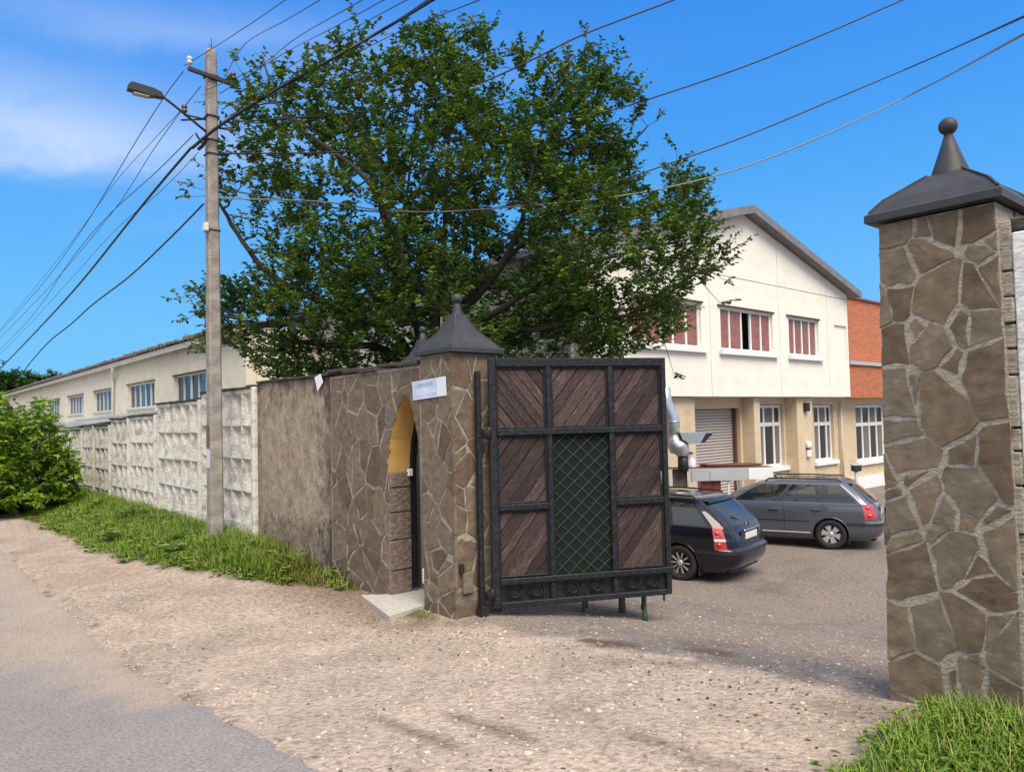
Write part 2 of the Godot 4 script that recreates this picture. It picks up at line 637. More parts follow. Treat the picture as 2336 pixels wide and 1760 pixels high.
# ------------------------------------------------------------------ ground
func gh(x, o):             # ground height in wall coordinates (x along the wall, o out from it)
	var s = x + 0.55 * o
	var hs = -0.48 * smoothstep(6.5, -0.5, s)
	var h = lerp(hs, -1.32, smoothstep(0.3, -6.5, o))
	h -= 0.06 * smoothstep(-6.5, -12.0, o) + 0.07 * smoothstep(-12.0, -27.0, o)
	if o > -0.4:
		h += 0.13 * smoothstep(1.9, 0.5, o) * smoothstep(-0.4, -0.1, o) * smoothstep(-2.6, -5.0, x) * smoothstep(-30.0, -22.0, x)
		h += 0.05 * smoothstep(4.55, 5.0, x) * smoothstep(-0.1, 0.3, o) * smoothstep(2.2, 1.0, o)
	return h

func gbump(x, o):
	return 0.012 * n2.get_noise_2d(x, o) + 0.03 * n1.get_noise_2d(x * 0.7, o) + 0.006 * n2.get_noise_2d(x * 3.0, o * 3.0)

func ground_at(p):         # world x, z -> height
	var l = wx(Vector3(p.x, 0, p.z))
	return gh(l.x, l.z) + gbump(l.x, l.z)

func spaced(lo, hi, step, far_lo, far_hi):
	var a = []
	var v = lo
	while v <= hi:
		a.append(v)
		v += step
	var d = step
	v = hi
	while v < far_hi:
		d *= 1.28
		v += d
		a.append(v)
	d = step
	v = lo
	while v > far_lo:
		d *= 1.28
		v -= d
		a.push_front(v)
	return a

func blot(x, o, cx, co, rx, ro, wob = 0.5):
	var d = pow((x - cx) / rx, 2.0) + pow((o - co) / ro, 2.0)
	return clamp((1.0 - d + wob * n2.get_noise_2d(x * 1.3, o * 1.3)) * 1.6, 0.0, 1.0)

func gcol(x, o):
	var a = n1.get_noise_2d(x * 1.2, o * 1.2)
	var b = n2.get_noise_2d(x * 0.9 + 40.0, o * 0.9)
	var f = n2.get_noise_2d(x * 4.0, o * 4.0 + 11.0)
	var dust = Vector3(0.475, 0.388, 0.315) * (1.0 + 0.24 * a + 0.2 * b + 0.16 * f)
	var brown = Vector3(0.27, 0.195, 0.145) * (1.0 + 0.25 * a + 0.2 * f)
	var yard = Vector3(0.265, 0.232, 0.208) * (1.0 + 0.22 * a + 0.18 * b + 0.15 * f)
	var yard_dust = Vector3(0.31, 0.255, 0.218)
	yard = yard.lerp(yard_dust, clamp(0.35 + 1.5 * n1.get_noise_2d(x * 0.5 + 9.0, o * 0.9), 0.0, 0.8))
	# trodden earth along the foot of the wall
	var foot = smoothstep(1.25 + 0.9 * a, 0.35, o) * smoothstep(0.4, -0.7, x + 0.8 * b)
	var c = dust.lerp(brown, clamp(foot * 0.85, 0.0, 1.0))
	c = c.lerp(brown * 1.25, clamp(0.6 * smoothstep(0.1, 0.45, a + 0.5 * b) * smoothstep(-1.5, -3.5, x), 0.0, 0.6))
	# old asphalt of the yard begins about the gate line
	c = c.lerp(yard, smoothstep(0.12, -0.34, o + 0.55 * b + 0.25 * a))
	# damp hollows and scraped earth
	var damp = max(blot(x, o, 1.95, -0.22, 0.42, 0.20), blot(x, o, 2.75, -0.62, 0.36, 0.22))
	damp = max(damp, 0.7 * max(blot(x, o, 2.75, 2.35, 0.62, 0.09), blot(x, o, 3.1, 2.0, 0.5, 0.07)))
	damp = max(damp, 0.55 * blot(x, o, 4.2, 1.6, 0.6, 0.10))
	damp = max(damp, 0.5 * blot(x, o, 4.5, 0.35, 0.5, 0.22))
	c = c.lerp(Vector3(0.17, 0.125, 0.095), damp)
	c = c.lerp(Vector3(0.13, 0.10, 0.075), 0.75 * smoothstep(0.05, 0.012, abs(o - road_edge(x) + 0.02)) * clamp(0.6 + 1.6 * n2.get_noise_2d(x * 2.0, 50.0), 0.0, 1.0))
	# soil under the grass
	var g = in_grass(x, o)
	if g > 0.0:
		c = c.lerp(Vector3(0.07, 0.062, 0.03), smoothstep(0.0, 0.2, g))
	return c

func grass_edge(x):        # outer edge of the verge
	var e = 0.0
	var pts = [[-30.0, 2.0], [-16.6, 2.05], [-14.1, 2.0], [-7.8, 1.95], [-5.85, 1.6], [-4.16, 1.2], [-2.86, 0.7], [-2.1, 0.18], [-1.7, 0.0]]
	for i in pts.size() - 1:
		if x >= pts[i][0] and x <= pts[i + 1][0]:
			e = lerp(pts[i][1], pts[i + 1][1], (x - pts[i][0]) / (pts[i + 1][0] - pts[i][0]))
	return e

func in_grass(x, o):       # >0 inside the two grass patches
	if x < -1.7 and x > -30.0 and o > -0.05:
		return grass_edge(x) + 0.22 * n2.get_noise_2d(x * 0.9, o) - o
	if x > 4.2 and o > -0.1 and o < 2.6:
		return x - (4.66 + 0.07 * o * o - 0.06 * o) + 0.16 * n2.get_noise_2d(x * 1.2, o * 1.2)
	return -1.0

func make_ground():
	var xs = spaced(-9.0, 6.6, 0.11, -150.0, 120.0)
	var os = spaced(-7.0, 3.4, 0.11, -120.0, 90.0)
	var st = S(true)
	grid_sheet(st, xs, os, func(x, o): return gh(x, o) + gbump(x, o) - (0.05 if o > 3.1 else 0.0), gcol)
	var gm = StandardMaterial3D.new()
	gm.vertex_color_use_as_albedo = true
	gm.albedo_texture = ntex(80, 0.022, [lin(0.30, 0.28, 0.26), lin(0.70, 0.69, 0.68), lin(0.84, 0.84, 0.84), lin(1, 1, 1)], [0.0, 0.36, 0.62, 0.9], 1024, 6)
	gm.roughness = 0.97
	gm.metallic_specular = 0.2
	gm.uv1_triplanar = true
	gm.uv1_world_triplanar = true
	gm.uv1_scale = Vector3.ONE * 0.55
	gm.normal_enabled = true
	gm.normal_texture = nmap(81, 0.03, 12.0, 1024)
	gm.normal_scale = 1.0
	structure("ground", st, gm)
	# asphalt road, its broken edge a few centimetres above the earth
	var rs = S(true)
	var ro = spaced(0.0, 2.5, 0.10, -0.05, 5.6)
	ro = ro.filter(func(v): return v >= 0.0)
	grid_sheet(rs, spaced(-9.0, 6.6, 0.10, -110.0, 90.0), ro, func(x, o):
		return gh(x, road_edge(x) + o) + 0.034 * smoothstep(0.0, 0.06, o + 0.01) + 0.004 * n2.get_noise_2d(x, o) - (0.03 if o < 0.02 else 0.0), rcol, true)
	var rm = gm.duplicate()
	rm.albedo_texture = ntex(82, 0.035, [lin(0.34, 0.34, 0.34), lin(0.68, 0.68, 0.68), lin(0.86, 0.86, 0.86), lin(1, 1, 1)], [0.0, 0.33, 0.65, 0.95], 1024, 5)
	rm.normal_texture = nmap(83, 0.05, 9.0, 1024, 5)
	rm.uv1_scale = Vector3.ONE * 0.8
	rm.roughness = 0.9
	structure("road", rs, rm)
	# loose stones
	var stone_mesh = pebble()
	var list = []
	var r = RandomNumberGenerator.new()
	r.seed = 77
	while list.size() < 30000:
		var x = r.randf_range(-5.0, 6.5)
		var o = r.randf_range(-5.0, 3.2)
		var dens = 0.75 + 1.2 * n1.get_noise_2d(x * 1.6, o * 1.6)
		if o > 2.9 and r.randf() < 0.5: continue
		if r.randf() > dens or in_grass(x, o) > 0.0: continue
		var s = 0.004 + 0.010 * pow(r.randf(), 3.0)
		if r.randf() < 0.012: s = r.randf_range(0.014, 0.026)
		var p = W(x, gh(x, o) + gbump(x, o) + s * 0.15 + (0.012 if o > 2.97 else 0.0), o)
		var b = Basis.from_euler(Vector3(r.randf() * 0.6, r.randf() * TAU, r.randf() * 0.6)).scaled(Vector3(s, s * 0.6, s * r.randf_range(0.6, 1.0)))
		var c = gcol(x, o)
		var v = r.randf_range(0.45, 1.15)
		var mixc = Vector3(0.48, 0.40, 0.33) if r.randf() < 0.25 else c
		list.append([Transform3D(b, p), Color(clamp(mixc.x * v, 0, 0.7), clamp(mixc.y * v, 0, 0.6), clamp(mixc.z * v, 0, 0.55))])
	# crumbs broken off the edge of the asphalt
	for i in 420:
		var x = r.randf_range(-7.0, 5.0)
		var o = road_edge(x) - abs(r.randfn(0.0, 0.13)) + 0.03
		var s = 0.005 + 0.016 * pow(r.randf(), 2.5)
		var v = r.randf_range(0.6, 1.3)
		list.append([Transform3D(Basis.from_euler(Vector3(r.randf() * 0.5, r.randf() * TAU, r.randf() * 0.5)).scaled(Vector3(s, s * 0.55, s * r.randf_range(0.6, 1.2))), W(x, gh(x, o) + gbump(x, o) + s * 0.1, o)), Color(0.30 * v, 0.265 * v, 0.24 * v)])
	var pm = solid(Color.WHITE, 0.9)
	pm.vertex_color_use_as_albedo = true
	stuff("gravel", "loose pinkish gravel scattered over the earth in the gateway", "gravel", multi(stone_mesh, list), pm)

func road_edge(x): return 2.98 + 0.07 * n2.get_noise_2d(x * 0.8, 3.0) + 0.06 * n2.get_noise_2d(x * 3.5, 8.0)

func rcol(x, o):
	var a = n1.get_noise_2d(x * 0.8, o * 0.8 + 30.0)
	var b = n2.get_noise_2d(x * 0.7, o * 0.7 + 5.0)
	var f = n2.get_noise_2d(x * 4.5, o * 4.5)
	var asphalt = Vector3(0.325, 0.298, 0.285) * (1.0 + 0.10 * a + 0.10 * f)
	var dust = Vector3(0.46, 0.378, 0.31) * (1.0 + 0.12 * b + 0.1 * f)
	# dust carried out of the gateway and along the verge
	var reach = 0.08 + 0.95 * smoothstep(2.6, -3.0, x)
	var k = smoothstep(reach * 1.5, reach * 0.2, o + 0.55 * a + 0.35 * b)
	return asphalt.lerp(dust, clamp(k * 0.9, 0.0, 1.0))

func grid_sheet(st, xs, os, hf, cf, road = false):
	var pts = []
	var cols = []
	for x in xs:
		var rp = []
		var rc = []
		for o in os:
			var oo = (road_edge(x) + o) if road else o
			rp.append(W(x, hf.call(x, o), oo))
			var c = cf.call(x, o)
			rc.append(Color(c.x, c.y, c.z))
		pts.append(rp)
		cols.append(rc)
	for i in xs.size() - 1:
		for j in os.size() - 1:
			for k in [[0, 0], [1, 0], [1, 1], [0, 0], [1, 1], [0, 1]]:
				st.set_color(cols[i + k[0]][j + k[1]])
				st.add_vertex(pts[i + k[0]][j + k[1]])

func pebble():
	var st = S()
	var r = RandomNumberGenerator.new()
	r.seed = 2
	var top = Vector3(0.1, 0.9, 0)
	var ring = []
	var low = []
	for i in 6:
		var a = TAU * i / 6.0 + r.randf_range(-0.3, 0.3)
		ring.append(Vector3(cos(a) * r.randf_range(0.75, 1.1), r.randf_range(0.1, 0.5), sin(a) * r.randf_range(0.75, 1.1)))
		low.append(Vector3(cos(a) * 0.9, -0.6, sin(a) * 0.9))
	for i in 6:
		var k = (i + 1) % 6
		otri(st, Vector3.ZERO, top, ring[i], ring[k])
		oquad(st, Vector3.ZERO, ring[i], ring[k], low[k], low[i])
	st.generate_normals()
	return st.commit()

func multi(mesh, list):
	var mm = MultiMesh.new()
	mm.transform_format = MultiMesh.TRANSFORM_3D
	mm.use_colors = true
	mm.mesh = mesh
	mm.instance_count = list.size()
	for i in list.size():
		mm.set_instance_transform(i, list[i][0])
		mm.set_instance_color(i, list[i][1])
	return mm

# ------------------------------------------------------------------ buildings
func rect(st, x0, y0, x1, y1, z0, z1, ch = 0.0):
	box(st, Vector3(min(x0, x1), min(y0, y1), min(z0, z1)), Vector3(max(x0, x1), max(y0, y1), max(z0, z1)), Transform3D(), ch)

func holed(st, x0, y0, x1, y1, holes, z0, z1):      # wall slab with rectangular openings side by side
	var x = x0
	for h in holes:
		if h[0] > x + 0.001: rect(st, x, y0, h[0], y1, z0, z1)
		if h[1] > y0 + 0.001: rect(st, h[0], y0, h[2], h[1], z0, z1)
		if h[3] < y1 - 0.001: rect(st, h[0], h[3], h[2], y1, z0, z1)
		x = h[2]
	if x < x1 - 0.001: rect(st, x, y0, x1, y1, z0, z1)

func make_left_building():
	var b = thing("long_workshop", "long low beige workshop with ribbon windows and a tiled eave behind the concrete fence", "building", WALL, Vector3(-50, -0.7, -9))
	var o = -5.0
	var x0 = -96.0
	var x1 = -19.0
	var wins = []
	for k in 8:
		var r = -22.4 - k * 7.75
		wins.append([r - 4.75, 2.52 - 0.02 * k, r, 3.72 - 0.02 * k])
	wins.reverse()
	var st = S()
	holed(st, x0, -0.9, x1, 5.0, wins, o - 0.35, o)
	rect(st, x1 - 0.35, -0.9, x1, 5.0, o - 9.0, o - 0.36)
	rect(st, x0, -0.9, x0 + 0.35, 5.0, o - 9.0, o - 0.36)
	part("wall", st, M.old_wall, b)
	var inn = S()
	rect(inn, x0 + 0.4, -0.8, x1 - 0.4, 4.9, o - 2.0, o - 1.9)
	part("inner_wall", inn, M.curtain, b)
	for w in wins:
		var n = sub("window", b)
		var f = S()
		rect(f, w[0], w[1], w[2], w[1] + 0.07, o - 0.2, o - 0.1)
		rect(f, w[0], w[3] - 0.07, w[2], w[3], o - 0.2, o - 0.1)
		for i in 6:
			var xx = lerp(w[0] + 0.04, w[2] - 0.04, i / 5.0)
			rect(f, xx - (0.07 if i % 2 == 0 else 0.035), w[1] + 0.072, xx + (0.07 if i % 2 == 0 else 0.035), w[3] - 0.072, o - 0.2, o - 0.1)
		part("frame", f, M.white_dull, n)
		for i in 5:
			var a = lerp(w[0] + 0.04, w[2] - 0.04, i / 5.0) + 0.05
			var c = lerp(w[0] + 0.04, w[2] - 0.04, (i + 1) / 5.0) - 0.05
			var p = S()
			rect(p, a, w[1] + 0.07, c, w[3] - 0.07, o - 0.17, o - 0.15)
			part("pane", p, M.glass_blue if (i + int(w[0])) % 4 != 0 else M.glass_dark, n)
		var s = S()
		rect(s, w[0] - 0.1, w[1] - 0.08, w[2] + 0.1, w[1] - 0.002, o - 0.1, o + 0.06)
		part("sill", s, M.fascia, n)
		var d = S()
		rect(d, w[0] - 0.12, w[3] + 0.002, w[2] + 0.12, w[3] + 0.05, o - 0.05, o + 0.07)
		part("lintel", d, M.coping, n)
	var fa = S()
	rect(fa, x0 - 0.3, 4.72, x1 + 0.3, 4.95, o + 0.32, o + 0.36)
	rect(fa, x0 - 0.3, 4.86, x1 + 0.3, 4.93, o + 0.002, o + 0.31)
	part("fascia", fa, M.fascia, b)
	# profiled roof sheets ending over the eave
	var r = S(true)
	var n = int((x1 - x0) / 0.13)
	for i in n:
		var xa = x0 - 0.3 + i * 0.131
		var xb = xa + 0.131
		var ya = 0.06 * abs(sin(PI * xa / 0.52))
		var yb = 0.06 * abs(sin(PI * xb / 0.52))
		quad(r, Vector3(xa, 4.96 + ya, o + 0.42), Vector3(xb, 4.96 + yb, o + 0.42), Vector3(xb, 6.0 + yb, o - 4.5), Vector3(xa, 6.0 + ya, o - 4.5))
	part("roof", r, M.roof_old, b)
	var te = S()
	var xx2 = x0
	var rr = RandomNumberGenerator.new()
	rr.seed = 44
	while xx2 < x1:     # ridge-like tile ends along the eave
		if rr.randf() < 0.9:
			var hh = rr.randf_range(0.09, 0.17)
			box(te, Vector3(xx2, 4.99, o + 0.1), Vector3(xx2 + 0.22, 5.03 + hh, o + 0.47), Transform3D(), 0.04)
		xx2 += rr.randf_range(0.52, 0.68)
	var tp = part("tile_ends", te, M.roof_old, b)
	tp.set_meta("kind", "stuff")
	var pipe = S(true)
	tube(pipe, [Vector3(-36.6, 4.75, o + 0.30), Vector3(-36.9, 4.5, o + 0.28), Vector3(-37.5, 4.2, o + 0.12), Vector3(-37.6, 4.0, o + 0.1), Vector3(-37.6, 1.0, o + 0.1)], 0.07, 8)
	part("downpipe", pipe, M.white_dull, b)
	var lean = S()
	for seg in [[-29.6, -36.0, 2.25], [-36.2, -52.0, 1.95]]:
		box(lean, Vector3(seg[1], -0.03, -2.2), Vector3(seg[0], 0.03, 0), Transform3D(Basis(Vector3.RIGHT, 0.13), Vector3(0, seg[2] - 0.28, o + 2.2)))
	part("lean_to_roof", lean, M.zinc, b)
	var lw = S()
	rect(lw, -52.0, -0.9, -29.8, 1.6, o + 1.9, o + 2.1)
	part("lean_to_wall", lw, M.old_wall, b)

func window_unit(parent, x0, y0, x1, y1, z, mull, transom, panes, frame, fw = 0.05, sill = true):
	var n = sub("window", parent)
	var f = S()
	rect(f, x0, y0, x1, y0 + fw, z - 0.06, z)
	rect(f, x0, y1 - fw, x1, y1, z - 0.06, z)
	var xs = [x0 + fw / 2]
	for k in mull: xs.append(lerp(x0, x1, k))
	xs.append(x1 - fw / 2)
	var rows = [y0 + fw]
	if transom > 0.0:
		rows.append(transom)
	rows.append(y1 - fw)
	for x in xs: rect(f, x - fw / 2, y0 + fw + 0.001, x + fw / 2, y1 - fw - 0.001, z - 0.06, z)
	for i in xs.size() - 1:
		if transom > 0.0:
			rect(f, xs[i] + fw / 2 + 0.001, transom - fw * 0.7, xs[i + 1] - fw / 2 - 0.001, transom + fw * 0.7, z - 0.06, z)
		for j in rows.size() - 1:
			var p = S()
			rect(p, xs[i] + 0.02, rows[j] + 0.02, xs[i + 1] - 0.02, rows[j + 1] - 0.02, z - 0.045, z - 0.03)
			var m = panes[(i + j) % panes.size()]
			if m != null: part("pane", p, m, n)
	part("frame", f, frame, n)
	if sill:
		var s = S()
		rect(s, x0 - 0.12, y0 - 0.14, x1 + 0.18, y0 - 0.003, z - 0.05, z + 0.2)
		part("sill", s, M.white, n)
	return n

func make_yard_building():
	var b = thing("factory_building", "cream two-storey factory with grey gabled roof and red shaded windows across the yard", "building", FAC, Vector3(-6, -1.5, -4))
	var th = 0.22
	var apex = Vector2(-6.6, 7.75)
	var roof_y = func(x): return apex.y - 0.262 * abs(x - apex.x)
	var wins = [[-16.2, 3.5, -13.2, 4.78], [-12.25, 3.5, -9.12, 4.78], [-8.12, 3.5, -5.1, 4.78], [-4.05, 3.5, -1.95, 4.78]]
	var seams = [-14.2, -12.72, -8.67, -4.68, -1.24, 0.42]
	for i in seams.size() - 1:
		var x0 = seams[i] + 0.012
		var x1 = seams[i + 1] - 0.012
		var st = S()
		var holes = []
		for w in wins:
			if w[0] > x0 and w[2] < x1: holes.append(w)
		if i == seams.size() - 2:        # shallow blind niche in the last bay
			holed(st, x0, 2.12, x1, 5.705, [[-0.70, 3.45, 0.28, 4.72]], -th, 0.0)
			rect(st, -0.70, 3.45, 0.28, 4.72, -th, -0.06)
		else:
			holed(st, x0, 2.12, x1, 5.705, holes, -th, 0.0)
		part("wall_panel", st, M.cream, b)
		var g = S()
		var poly = PackedVector2Array([Vector2(x0, 5.73), Vector2(x1, 5.73)])
		var yr = roof_y.call(x1)
		var yl = roof_y.call(x0)
		if yr > 5.75: poly.append(Vector2(x1, yr))
		if apex.x > x0 and apex.x < x1: poly.append(apex)
		if yl > 5.75: poly.append(Vector2(x0, yl))
		if poly.size() > 2:
			prism(g, poly, -th, 0.0)
			part("wall_panel", g, M.cream, b)
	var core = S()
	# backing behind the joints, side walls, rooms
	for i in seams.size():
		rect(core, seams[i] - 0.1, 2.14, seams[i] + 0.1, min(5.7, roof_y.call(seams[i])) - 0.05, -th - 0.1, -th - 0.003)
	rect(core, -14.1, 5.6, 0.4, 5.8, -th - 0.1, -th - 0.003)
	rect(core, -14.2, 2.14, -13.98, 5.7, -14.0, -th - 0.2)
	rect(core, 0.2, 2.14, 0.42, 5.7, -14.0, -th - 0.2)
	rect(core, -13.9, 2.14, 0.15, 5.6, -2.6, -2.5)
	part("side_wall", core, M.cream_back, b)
	var fl = S()
	rect(fl, -14.2, 2.10, 26.0, 2.2, -14.0, -0.226)
	part("soffit", fl, M.cream, b)
	for w in wins:
		var reds = [M.red_film, M.red_film]
		if w[0] > -14.0:
			var nn = window_unit(b, w[0], w[1], w[2], w[3], -0.08, [0.2, 0.42, 0.6, 0.8] if w[2] - w[0] > 2.5 else [0.25, 0.5, 0.75], 0.0, reds if w[0] != -8.12 else [M.red_film, M.red_film, null, M.red_film, M.red_film], M.white, 0.07)
			var hd = S()
			rect(hd, w[0] - 0.15, w[3] + 0.002, w[2] + 0.06, w[3] + 0.05, -0.05, 0.06)
			part("drip_edge", hd, M.coping, nn)
	# roof: two slopes with a grey verge
	var rf = S()
	for s in [-1.0, 1.0]:
		var e = apex.x + (8.35 if s < 0.0 else 7.45) * s
		var ye = roof_y.call(e)
		var p = [Vector2(apex.x, apex.y + 0.02), Vector2(e, ye + 0.02), Vector2(e, ye + 0.20), Vector2(apex.x, apex.y + 0.22)]
		prism(rf, PackedVector2Array(p), -14.4, 0.34)
	part("roof", rf, M.roof_grey, b)
	for s in [-1.0, 1.0]:
		var v = S()
		var e = apex.x + (8.36 if s < 0.0 else 7.46) * s
		var ye = roof_y.call(e)
		prism(v, PackedVector2Array([Vector2(apex.x, apex.y - 0.01), Vector2(e, ye - 0.01), Vector2(e, ye + 0.23), Vector2(apex.x, apex.y + 0.24)]), 0.345, 0.375)
		part("verge_board", v, M.roof_grey, b)
	# ground floor, set back
	var z = -0.6
	var g2 = S()
	holed(g2, -14.0, -1.7, 26.0, 2.098, [[-8.72, -1.7, -6.25, 1.78], [-5.2, -0.22, -3.5, 1.98 - 0.1], [-1.3, -0.22, 0.25, 1.86], [2.15, -0.42, 5.0, 1.84]], z - 0.3, z)
	part("ground_floor_wall", g2, M.beige, b)
	for p in [[-10.9, -9.3], [-6.1, -5.75], [-3.35, -2.25]]:
		var ps = S()
		rect(ps, p[0], -1.7, p[1], 2.097, z + 0.002, z + 0.42, 0.01)
		part("pier", ps, M.beige, b)
	var sh = S()
	var yy = -1.5
	while yy < 1.76:
		sh.set_smooth_group(-1)
		prism(sh, PackedVector2Array([Vector2(yy, -0.02), Vector2(yy + 0.085, -0.02), Vector2(yy + 0.075, 0.015), Vector2(yy + 0.04, 0.028), Vector2(yy + 0.01, 0.012)]), -8.7, -6.27, Transform3D(Basis(Vector3(0, 1, 0), Vector3(0, 0, 1), Vector3(1, 0, 0)), Vector3(0, 0, z - 0.26)))
		yy += 0.09
	part("roller_shutter", sh, M.shutter, b)
	for gx in [-6.33, -8.71]:
		var guide = S()
		rect(guide, gx, -1.5, gx + 0.075, 1.76, z - 0.22, z - 0.12)
		part("shutter_guide", guide, M.rust, b)
	var cur = [M.curtain, M.glass_dark]
	window_unit(b, -5.18, -0.2, -3.52, 1.86, z - 0.10, [0.34, 0.72], 1.22, cur, M.white, 0.09)
	window_unit(b, -1.28, -0.2, 0.23, 1.84, z - 0.10, [0.36, 0.74], 1.15, cur, M.white, 0.09)
	window_unit(b, 2.17, -0.4, 4.98, 1.82, z - 0.10, [0.28, 0.52, 0.76], 1.05, [M.glass_dark, M.curtain], M.white, 0.10)
	var room = S()
	rect(room, -13.5, -1.6, 25.8, 1.9, z - 1.3, z - 1.2)
	part("inner_wall", room, M.curtain, b)
	for x in [-5.55, 0.62]:
		var pp = S(true)
		tube(pp, [Vector3(x, 1.92, z + 0.12), Vector3(x, -1.4, z + 0.12)], 0.05, 8)
		part("downpipe", pp, M.beige, b)
	var pl = S()
	rect(pl, 0.8, -1.7, 26.05, -1.0, z + 0.002, z + 0.14, 0.02)
	part("plinth", pl, M.white, b)
	# red brick annex beside the gable
	var an = thing("brick_annex", "red brick upper annex with a grey ledge beside the cream gable", "building", FAC, Vector3(3, 2.1, -3))
	var a1 = S()
	rect(a1, 0.45, 2.21, 26.0, 6.35, -6.0, -1.6)
	part("upper_wall", a1, M.brick, an)
	var a2 = S()
	rect(a2, 0.44, 2.09, 26.0, 3.32, -0.22, -0.02)
	rect(a2, 0.44, 2.205, 26.0, 3.32, -1.598, -0.221)
	part("lower_wall", a2, M.brick, an)
	var led = S()
	rect(led, 0.435, 3.325, 26.1, 3.46, -1.59, 0.06)
	part("ledge", led, M.light_grey, an)
	var tr = S()
	rect(tr, 0.44, 6.36, 26.1, 6.44, -6.1, -1.52)
	part("capping", tr, M.red_paint, an)

# ------------------------------------------------------------------ street wall
func make_fence():
	var edges = [-5.50, -8.17, -11.16, -13.46, -15.40, -17.32, -18.90, -20.6, -22.4]
	var tops = [2.22, 2.10, 1.86, 1.82, 1.66, 1.66, 1.54, 1.5]
	var said = ["next to the brown rendered wall", "second from the rendered wall", "third from the rendered wall", "fourth from the rendered wall", "fifth from the rendered wall", "sixth from the rendered wall", "seventh from the rendered wall", "eighth from the rendered wall"]
	for i in edges.size() - 1:
		var x1 = edges[i] - 0.06
		var x0 = edges[i + 1] + 0.06
		var top = tops[i]
		var bot = top - 2.42
		var g = thing("concrete_fence", "coffered concrete fence slab " + said[i], "fence", WALL, Vector3((x0 + x1) / 2, bot, -0.1), "concrete panels of the street fence")
		panel(g, x0, x1, bot, top, i)
		var cp = S()
		var xx = x0 - 0.05
		var r = RandomNumberGenerator.new()
		r.seed = 90 + i
		while xx < x1 + 0.05:
			var l = min(r.randf_range(0.2, 0.5), x1 + 0.05 - xx)
			box(cp, Vector3(xx, top + 0.002, -0.17), Vector3(xx + l, top + r.randf_range(0.035, 0.065), 0.02 + r.randf_range(0.0, 0.03)), Transform3D(), 0.01)
			xx += l + 0.002
		part("coping", cp, M.coping, g)
		var po = thing("fence_post", "narrow white post before the concrete fence slab " + said[i], "post", WALL, Vector3(edges[i], bot - 0.3, 0.0), "posts between the fence panels")
		var ps = S()
		box(ps, Vector3(edges[i] - 0.055, bot - 0.35, -0.16), Vector3(edges[i] + 0.055, top + 0.02, 0.05), Transform3D(), 0.015)
		part("shaft", ps, M.fence_post, po)
		if i < 2:
			var ft = thing("foundation_block", "grey block under the concrete fence slab " + said[i], "block", WALL, Vector3((x0 + x1) / 2, -0.6, -0.1), "blocks under the fence")
			var fs = S()
			box(fs, Vector3(x0, -0.75, -0.2), Vector3(x1, bot - 0.09, -0.03), Transform3D(), 0.02)
			part("block", fs, M.fence_post, ft)

func panel(g, x0, x1, y0, y1, sd):
	# cast slab with rows of sunk four-sided coffers
	var r = RandomNumberGenerator.new()
	r.seed = 300 + sd
	var nx = max(3, int(round((x1 - x0) / 0.53)))
	var ny = 4
	var mx = 0.03
	var my0 = 0.16
	var my1 = 0.05
	var st = S()
	var cw = (x1 - x0 - 2 * mx) / nx
	var chh = (y1 - y0 - my0 - my1) / ny
	var V = func(x, y, z): return Vector3(x + r.randf_range(-0.008, 0.008), y + r.randf_range(-0.008, 0.008), z + r.randf_range(-0.006, 0.006))
	var node = []
	for i in nx + 1:
		var row = []
		for j in ny + 1:
			row.append(V.call(x0 + mx + i * cw, y0 + my0 + j * chh, 0.0))
		node.append(row)
	for i in nx:
		for j in ny:
			var A = node[i][j]
			var B = node[i + 1][j]
			var C = node[i + 1][j + 1]
			var D = node[i][j + 1]
			var rib = 0.009
			var o = [A + Vector3(rib, rib, 0), B + Vector3(-rib, rib, 0), C + Vector3(-rib, -rib, 0), D + Vector3(rib, -rib, 0)]
			quad(st, A, B, o[1], o[0]); quad(st, B, C, o[2], o[1]); quad(st, C, D, o[3], o[2]); quad(st, D, A, o[0], o[3])
			var dz = -0.075
			var q = [V.call(A.x + cw * 0.36, A.y + chh * 0.34, dz * 0.6), V.call(B.x - cw * 0.36, B.y + chh * 0.34, dz * 0.6), V.call(C.x - cw * 0.26, C.y - chh * 0.13, dz), V.call(D.x + cw * 0.26, D.y - chh * 0.13, dz)]
			for k in 4:
				quad(st, o[k], o[(k + 1) % 4], q[(k + 1) % 4], q[k])
			var mid = V.call((q[0].x + q[2].x) / 2, (q[0].y + q[2].y) / 2, dz + 0.012)
			for k in 4: tri(st, mid, q[k], q[(k + 1) % 4])
	# rim round the coffers and the back
	var zb = -0.19
	var R = [Vector3(x0, y0, 0), Vector3(x1, y0, 0), Vector3(x1, y1, 0), Vector3(x0, y1, 0)]
	for i in nx:
		quad(st, Vector3(node[i][0].x, y0, 0), Vector3(node[i + 1][0].x, y0, 0), node[i + 1][0], node[i][0])
		quad(st, node[i][ny], node[i + 1][ny], Vector3(node[i + 1][ny].x, y1, 0), Vector3(node[i][ny].x, y1, 0))
	for j in ny:
		quad(st, Vector3(x0, node[0][j].y, 0), node[0][j], node[0][j + 1], Vector3(x0, node[0][j + 1].y, 0))
		quad(st, node[nx][j], Vector3(x1, node[nx][j].y, 0), Vector3(x1, node[nx][j + 1].y, 0), node[nx][j + 1])
	for k in 4:
		var a = R[k]
		var c = R[(k + 1) % 4]
		quad(st, a, Vector3(a.x, a.y, zb), Vector3(c.x, c.y, zb), c)
	quad(st, Vector3(x1, y0, zb), Vector3(x0, y0, zb), Vector3(x0, y1, zb), Vector3(x1, y1, zb))
	part("slab", st, M.fence, g)

